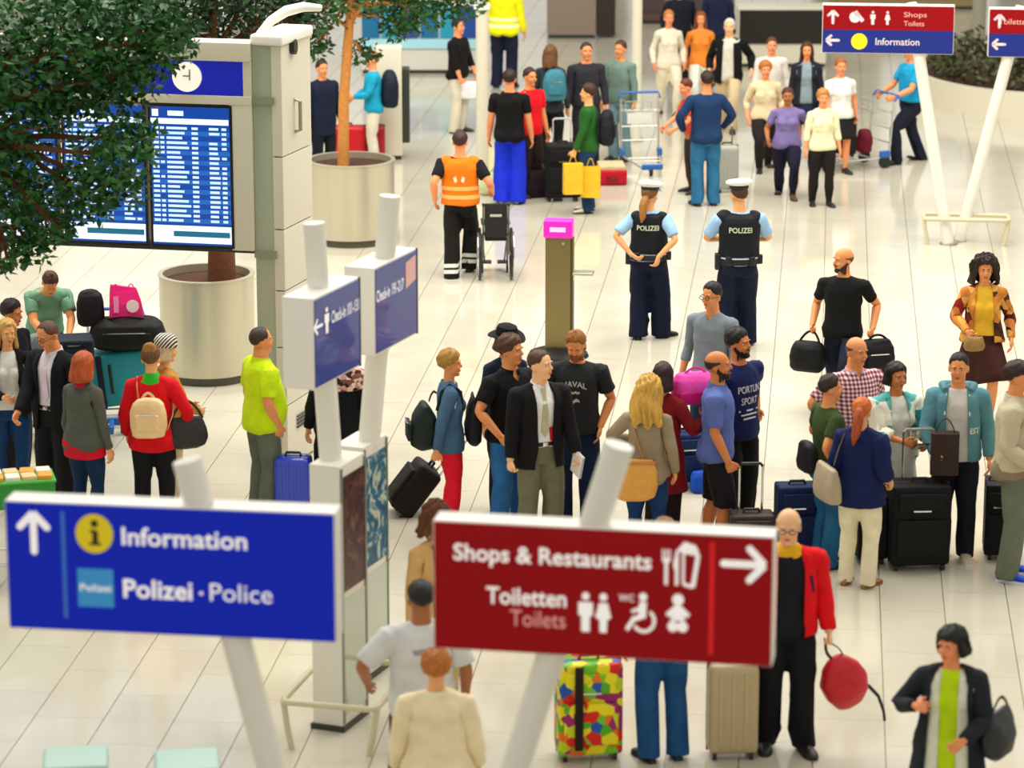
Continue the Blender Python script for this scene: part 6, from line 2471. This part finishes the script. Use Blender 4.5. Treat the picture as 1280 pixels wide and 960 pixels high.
soft_bag('travel_bag', 'white and lime holdall behind the blue trousers man', 'bag', (q.x - .10, q.y + .2, 0), .2, (.5, .26, .30), cloth('d8e0a8', .6), 'duffel', strap=[arc3((-.1, 0, .28), (.1, 0, .28), (0, 0, .1))])
soft_bag('travel_bag', 'dark red and white bag right of the blue trousers', 'bag', G(672, 246), .3, (.30, .2, .36), patch_mat('bag_blotch', ['a01828', 'd8c8c0', '28181c', '7a1420'], 8), 'tote', strap=[arc3((-.08, 0, .34), (.08, 0, .34), (0, 0, .12))])
airport_trolley('empty luggage trolley with blue bumpers at the top', G(806, 212), math.radians(8))

p = plain('man in blue jacket and jeans with back turned beside a grey case', 884, 88, 1.80, 190, 'm', 'b', cloth('16335a'), denim('2c6a92'), 'short', '2a1a12', sleeve='long', ease=.024, L=dict(to=(.26, -.12, .98), pole=(1, .6, 0)), R=dict(to=(-.25, -.16, 1.0), pole=(-1, .6, 0)), wid=1.04)
suitcase('pale grey suitcase beside the man in blue jacket', G(908, 240), .30, .24, .60, .1, mat('shell_grey', 'a9aba0', .4), ext=.3)
plain('person in an orange red top leaning over the trolley', 856, 98, 1.58, -70, 'f', 'r', cloth('c8442c'), cloth('3a2c2c'), 'short', '6a3018', lean=14, L=front(1, .15, -.40, 1.02), R=front(-1, .15, -.42, 1.02))
plain('woman in cream clothes walking toward the camera beyond the trolley', 836, 12, 1.72, 8, 'f', 'r', cloth('e6dcc4'), cloth('e2d8bc'), 'up', 'c07a3c', sleeve='long', **STEP)
plain('woman in orange and white behind the white haired man', 876, 14, 1.64, 0, 'f', 'r', cloth('f08a30'), cloth('efe8da'), 'shoulder', '8a4a20', **STEP2)
plain('white haired man in a black jacket walking at the top', 912, 22, 1.80, -10, 'm', 'd', cloth('d8d0c0'), cloth('c8b48c'), 'reced', 'e6e0d4', jacket=BLK, L=dict(to=(.34, .0, .92)), R=dict(to=(-.28, -.1, .92)), **STEP)
plain('woman in a lilac blouse and navy trousers walking at centre top', 985, 109, 1.56, -4, 'f', 'e', cloth('7c6ea4'), cloth('14142a'), 'up', '4a2418', wid=1.14, shoe=LEAB, **WALK_ARMS, **STEP)
plain('woman in a cream top and black trousers beside the lilac blouse woman', 1029, 111, 1.55, 6, 'f', 'r', cloth('efe6bc'), cloth('1b1614'), 'pixie', 'b88038', sleeve='3q', wid=1.08, fL=(.11, -.04, 0, 5, 0), fR=(-.11, .06, 0, -5, 0))
plain('woman in a beige top walking behind the lilac blouse woman', 957, 76, 1.62, 4, 'f', 'r', cloth('dcc8a0'), cloth('1c1614'), 'pixie', 'b06a30', sleeve='3q', wid=1.12, **STEP2)
plain('person in white shirt far behind the beige top woman', 965, 46, 1.66, 0, 'm', 'r', cloth('e0d8cc'), cloth('8a7a68'), 'short', '5a3420', sleeve='long')
plain('woman in a dark blazer and navy skirt at centre top', 1009, 52, 1.68, -4, 'f', 'r', cloth('8a9aa0'), cloth('1c2240'), 'shoulder', '4a2814', jacket=cloth('1e222c'), skirt=.55)
plain('woman in a white top and black skirt walking at top right', 1051, 72, 1.62, 10, 'f', 'r', cloth('f2eee2'), cloth('1a1714'), 'up', 'a05a2c', skirt=.55, wid=1.08, **WALK_ARMS)
p = plain('man in teal jacket and dark trousers half hidden by the far sign', 1140, 52, 1.84, -64, 'm', 'b', cloth('1496c4'), cloth('16182a'), 'short', '3a2414', sleeve='short', ease=.024, hem=.98, L=front(1, .18, -.36, .96), R=front(-1, .2, -.34, .96), fL=(.09, -.24, 0, 4, 0), fR=(-.09, .26, 0, -4, 30))
cc = p.root.location
airport_trolley('luggage trolley pushed by the man in teal jacket', (cc.x - .80, cc.y - .38, 0), math.radians(-64))
suitcase('black case loaded on the trolley of the teal jacket man', (cc.x - .98, cc.y - .47, .17), .34, .26, .52, math.radians(-64), cloth('1a1614', .7), mode='soft')
soft_bag('travel_bag', 'dark red bag on the trolley of the teal jacket man', 'bag', (cc.x - .66, cc.y - .32, .20), -.4, (.22, .18, .34), cloth('6a1426', .7), 'pack')
p = plain('person in a cyan jacket with dark backpack behind the middle planter', 466, 64, 1.62, -84, 'm', 'r', cloth('1a9cc0'), cloth('d8d0bc'), 'short', '8a5a28', sleeve='long', ease=.024, L=front(1, .1, -.3, 1.1), R=front(-1, .1, -.3, 1.05))
q = p.world((0, .27, .92))
soft_bag('backpack', 'navy backpack on the cyan jacket', 'backpack', q, math.radians(p.h + 180), (.36, .24, .52), cloth('101a2c', .6), 'pack')
plain('person in dark navy coat behind the middle planter trunk', 402, 74, 1.70, 30, 'm', 'b', cloth('101830'), cloth('121420'), 'short', '2a1a12', sleeve='long', ease=.028, hem=.70)
q = G(432, 214)
suitcase('bright red suitcase beyond the middle planter', (q.x, q.y + .6, 0), .52, .26, .50, .0, mat('shell_red', 'c80a18', .35), ribs=6)
suitcase('dark red suitcase right of the orange lit trunk beyond the middle planter', (q.x + .38, q.y + .66, 0), .30, .26, .50, .1, mat('shell_crimson', 'a00a18', .35), ribs=4)
p = plain('person in a black jacket holding a white bag beside the slim post', 572, 22, 1.72, 60, 'm', 'r', BLK, cloth('d4ccb6'), 'short', '2a1a12', sleeve='3q', ease=.024, R=carry(-1, .2, -.15, .88), L=carry(1, .2, -.2, .88))
q = p.grip(1)
soft_bag('shopping_bag', 'white bag in the hand of the black jacket person', 'bag', (q.x - .1, q.y - .1, q.z - .28), .1, (.32, .16, .26), cloth('e8e2e2', .6), 'tote')
p = plain('worker in a bright yellow reflective jacket at the very top', 630, -32, 1.84, 170, 'm', 'b', cloth('f4f010'), cloth('141a30'), 'short', '2a1a12', sleeve='long', ease=.040, hem=.88, wid=1.15)
for z in (1.10, 1.0):
    p.band('reflective_band', z, .05, .04, mat('tape_yellow', 'fbfac0', .4))
plain('dark suited person at the far top beside the white haired man', 850, -24, 1.78, 10, 'm', 'b', cloth('181824'), cloth('14141c'), 'short', '2a1a12', sleeve='long', ease=.026, **STEP)
plain('person in navy clothes at the far top right of the white haired man', 898, -26, 1.76, 180, 'm', 'b', cloth('141c3a'), cloth('12182c'), 'short', '2a1a12', sleeve='long', ease=.026)

# ---- the near people at the bottom
p = mk('stout person with short orange hair in a peach sweater, back turned', 545, 812, 1.62, 182, 'f', 'a', L=dict(to=(.25, -.10, .90)), R=dict(to=(-.25, -.10, .90)), wid=1.16)
p.legs('trousers', cloth('8a5a3a'), ease=.014)
p.top('sweater', cloth('f6dcb4'), hem=.84, ease=.030, sleeve='long', sease=.028)
p.collar(cloth('f8e6c8'), open_=False, h=.03, r=.012)
p.hair('pixie', 'b86c20')
p.shoes(LEAB)
p = mk('man with black hair in a pale grey printed t-shirt, back turned', 526, 724, 1.74, 196, 'm', 'e', R=dict(to=(-.30, -.06, .92)), L=dict(to=(.30, -.20, 1.02), pole=(1, .6, 0)), wid=1.1)
p.legs('shorts', cloth('6a2a26'), end=.42, hemw=.10, ease=.018)
p.top('t_shirt', cloth('d2d2d0'), hem=.84, ease=.028, sleeve='short', sease=.030, sl_end=.25)
p.strip('print_patch', [(-.09, 1.345), (-.03, 1.35), (.03, 1.35), (.09, 1.345)], [(-.08, 1.305), (-.03, 1.31), (.03, 1.31), (.08, 1.305)], cloth('9a9aa0'), front=False, off=.005)
p.hair('crop', '15100e', vol=.012, topvol=.014)
p.shoes(LEA)
p = mk('woman with curly brown hair and tan coat at the left end of the red sign', 545, 628, 1.70, 30, 'f', 'b', head=(10, 0, 0))
p.legs('trousers', cloth('c8b080'), ease=.012)
p.top('top', cloth('1d3018'), hem=.92, ease=.012, sleeve='none')
p.top('coat', cloth('d4aa6a'), hem=.62, ease=.026, sleeve='long', sease=.02, open_w=[(1.53, .06), (1.40, .085), (.5, .11)], flare=.12)
p.hair('curly', '6a3a1a', long=1.53, vol=.030)
p.shoes(LEAB)
p = mk('man in jeans standing behind the red sign, only hair and legs showing', 830, 646, 1.78, 196, 'm', 'b', head=(0, 6, 0))
p.legs('jeans', denim('1f5080'), hemw=.085)
p.top('shirt', cloth('1a2236'), hem=.86, ease=.018, sleeve='long')
p.hair('short', '9a6c3a')
p.shoes(LEA)
suitcase('beige hard shell suitcase with dark edges under the red sign', G(914, 944), .36, .27, .66, .05, mat('shell_beige', 'b9a67c', .35), ribs=3)
SPOTS = patch_mat('suitcase_spots', ['f0e020', 'e02818', '58b020', 'f0e020', 'c8d818', 'e87818', '2a5ab0', 'f0e020', 'a02a6a', '78c828'], 13, .5)
cs = suitcase('suitcase covered in bright coloured blotches under the red sign', G(735, 945), .46, .28, .68, .12, SPOTS, mode='soft', strap=None)
for ch in list(cs.children):
    if ch.type == 'MESH' and ch.data.materials[0] == SPOTS:
        me = ch.data
        co = np.empty(len(me.vertices) * 3, dtype=np.float32)
        me.vertices.foreach_get('co', co)
        me.attributes.new('rest', 'FLOAT_VECTOR', 'POINT').data.foreach_set('vector', co)
MB().box((-.09, -.175, .42), (.06, .03, .62), bev=.012).build('dark_strap', cloth('241a14', .7), cs)

p = mk('bald man in glasses and a red jacket carrying a red bag', 986, 635, 1.80, 6, 'm', 'd', head=(-14, 8, 0), L=carry(1, .27, -.06, .90), R=dict(to=(-.26, -.06, .90)), wid=1.06, fL=(.12, -.04, 0, 6, 0), fR=(-.12, .06, 0, -6, 0))
p.legs('trousers', cloth('121014'), hemw=.082)
p.top('sweater', cloth('17151c'), hem=.88, ease=.014, sleeve='none', neck=1.46)
p.top('yellow_collar', cloth('e8b020'), hem=1.40, ease=.010, sleeve='none', neck=1.525)
p.top('jacket', cloth('e40a14'), hem=.86, ease=.030, sleeve='long', sease=.024, open_w=[(1.53, .07), (1.40, .09), (.6, .10)], flare=.1)
p.strip('jacket_trim', [(.10, 1.45), (.13, 1.30), (.15, 1.2)], [(.12, 1.45), (.15, 1.30), (.165, 1.2)], cloth('241a4a'), off=.007)
p.hair('ring', 'd8ccb8', top=70, vol=.004)
p.glasses('3a2a24')
p.shoes(LEA)
q = p.grip(1)
rb_ = soft_bag('handbag', 'red rounded bag hanging from the hand of the red jacket man', 'bag', hang(q, (-.05, 0, .54), .3, (0, -16)), .3, (.34, .22, .42), leather('c80a1c'), 'egg', strap=[arc3((-.04, 0, .40), (-.06, 0, .54), (-.02, 0, 0)), arc3((.04, 0, .40), (-.04, 0, .54), (.02, 0, 0))], strap_m=leather('5a0a10'), tilt=(0, -16))
MB().tube([(.16, -.02, .12), (.22, 0, .0), (.23, 0, -.12), (.22, 0, -.2)], .014, 8, flat=.4).build('hanging_strap', cloth('242a30', .6), rb_)

p = mk('woman with short black hair, lime top, white shirt and dark cardigan', 1190, 783, 1.62, -14, 'f', 'r', head=(-24, 4, 0), R=dict(to=(-.20, -.20, 1.26), pole=(-.8, .3, -1), curl=50), L=front(1, .12, -.28, 1.06), wid=1.12)
p.legs('trousers', cloth('20242c'), ease=.012)
p.top('lime_top', cloth('bede10'), hem=.72, ease=.014, sleeve='none')
p.top('white_shirt', cloth('dfe0c8'), hem=.66, ease=.026, sleeve='none', open_w=[(1.53, .05), (1.40, .06), (.5, .055)], flare=.08)
p.top('cardigan', cloth('20242a'), hem=.60, ease=.044, sleeve='long', sease=.026, open_w=[(1.53, .07), (1.40, .115), (.5, .15)], flare=.1)
p.hair('bob', '140f0e', long=1.575, vol=.030, topvol=.03)
p.shoes(LEA)
q = p.world((.31, .03, .84))
bp = soft_bag('shoulder_bag', 'dark grey shoulder bag of the woman with lime top', 'bag', q, math.radians(p.h + 70), (.34, .16, .32), leather('22262a'), 'hobo', strap=[arc3((-.12, 0, .30), (.12, 0, .30), (0, 0, .10))])

# ---- luggage of the left group
c = G(150, 525)
tr_ = airport_trolley('loaded luggage trolley behind the red haired woman', (c.x, c.y, 0), math.radians(10))
ts = thing('suitcase', 'teal suitcase lying at the bottom of the loaded trolley', 'suitcase', (c.x + .06, c.y, .18), math.radians(4))
ts.rotation_euler = (0, math.radians(-6), math.radians(6))
MB().box((0, 0, .28), (.62, .36, .54), bev=.06).build('shell', mat('shell_teal', '1593a0', .45, var=.2, scale=6), ts)
MB().box((-.20, -.185, .28), (.06, .03, .54), bev=.01).build('strap', cloth('10202c', .6), ts)
MB().box((-.10, -.185, .30), (.03, .03, .30), bev=.01).build('carry_handle', BLACK, ts)
soft_bag('travel_bag', 'large black holdall across the top of the teal suitcase', 'bag', (c.x + .10, c.y - .02, .74), math.radians(4), (.74, .40, .32), cloth('10100f', .6), 'duffel', strap=[arc3((-.2, -.05, .30), (.2, -.05, .30), (0, -.1, .05))], flap=True)
pb = thing('shopping_bag', 'bright pink carrier bag with white printed disc on the holdall', 'bag', (c.x + .10, c.y - .02, 1.05), math.radians(8))
PK = mat('bag_pink', 'f4127c', .45)
bgm = MB()
fr = [(-.17, -.07, 0), (.17, -.07, 0), (.17, .07, 0), (-.17, .07, 0)]
tp = [(-.15, -.02, .34), (.10, -.02, .30), (.10, .02, .30), (-.15, .02, .34)]
bgm.loft([fr, [(-.165, -.06, .15), (.150, -.06, .15), (.150, .06, .15), (-.165, .06, .15)], [(-.16, -.035, .26), (-.02, -.02, .22) if False else (.115, -.035, .26), (.115, .035, .26), (-.16, .035, .26)], tp])
bgm.build('bag_body', PK, pb, smooth=False)
MB().prism(circ(.06, .13, .062, 24), 0, .004, lambda u, v, d: (u, -.066 - d + (v - .13) * .10, v)).build('printed_disc', mat('disc_pale', 'f4d8d8', .5), pb, smooth=False)
MB().box((-.10, -.066, .15), (.05, .006, .16), rx=-.1).build('printed_stripe', mat('stripe_pale', 'f890c0', .5), pb, smooth=False)
for x in (-.10, .05):
    MB().tube(arc3((x - .03, 0, .30), (x + .03, 0, .30), (0, 0, .04)), .006, 6).build('handle', PK, pb)
soft_bag('backpack', 'black backpack left of the pink carrier bag', 'backpack', (c.x - .26, c.y - .02, .98), .3, (.26, .22, .36), cloth('141018', .6), 'pack')
c2_ = Vector((G(92, 540).x, 29.95, 0))
airport_trolley('second luggage trolley before the man in pale green shirt', (c2_.x - .15, c2_.y, 0), math.radians(96))
for k, (dx, z, w, h, cc, lab) in enumerate(((-.06, .18, .52, .54, '12141a', 'black case low on the second trolley'), (.08, .73, .40, .34, '0e1a2c', 'navy case on top of the second trolley'), (-.27, .73, .24, .36, '6f7a80', 'grey backpack on the second trolley'))):
    if k < 2:
        s = thing('suitcase', lab, 'suitcase', (c2_.x + dx, c2_.y - .05, z), .2)
        MB().box((0, 0, h / 2), (w, .34, h), bev=.05).build('shell', cloth(cc, .6), s)
        MB().box((0, -.175, h * .5), (w * .7, .03, h * .5), bev=.012).build('front_pocket', cloth(cc, .6), s)
        MB().tube([(-.06, -.18, h * .85), (-.05, -.21, h * .85), (.05, -.21, h * .85), (.06, -.18, h * .85)], .010, 8).build('carry_handle', BLACK, s)
    else:
        soft_bag('backpack', lab, 'backpack', (c2_.x + dx, c2_.y - .05, z), .2, (w, .22, h), cloth(cc, .6), 'pack', flap=True)
suitcase('glossy blue hard shell suitcase right of the lime polo man', (G(368, 655).x, G(368, 655).y, 0), .32, .24, .58, -.1, mat('shell_blue', '1238c0', .22, coat=.6), ribs=4)
c = G(30, 715)
airport_trolley('luggage trolley with a green crate, mostly behind the blue sign', (c.x - .1, c.y, 0), math.radians(110))
gb = thing('crate', 'green crate with orange and white packets on top, left edge', 'crate', (c.x + .0, c.y - .05, .62), math.radians(14))
MB().box((0, 0, .11), (.56, .36, .22), bev=.01).build('box', mat('crate_green', '1f8a24', .5), gb)
MB().box((0, 0, .225), (.58, .38, .02), bev=.006).build('rim', mat('crate_lime', '3cb030', .5), gb)
for k in range(8):
    MB().box((-.2 + .135 * (k % 4), -.08 + .16 * (k // 4), .245), (.12, .14, .05), rz=.1 * (k % 3 - 1), bev=.01).build('packet', mat('packet_%d' % (k % 3), ('e8a030', 'f2e8d4', 'e8c890')[k % 3], .5), gb)
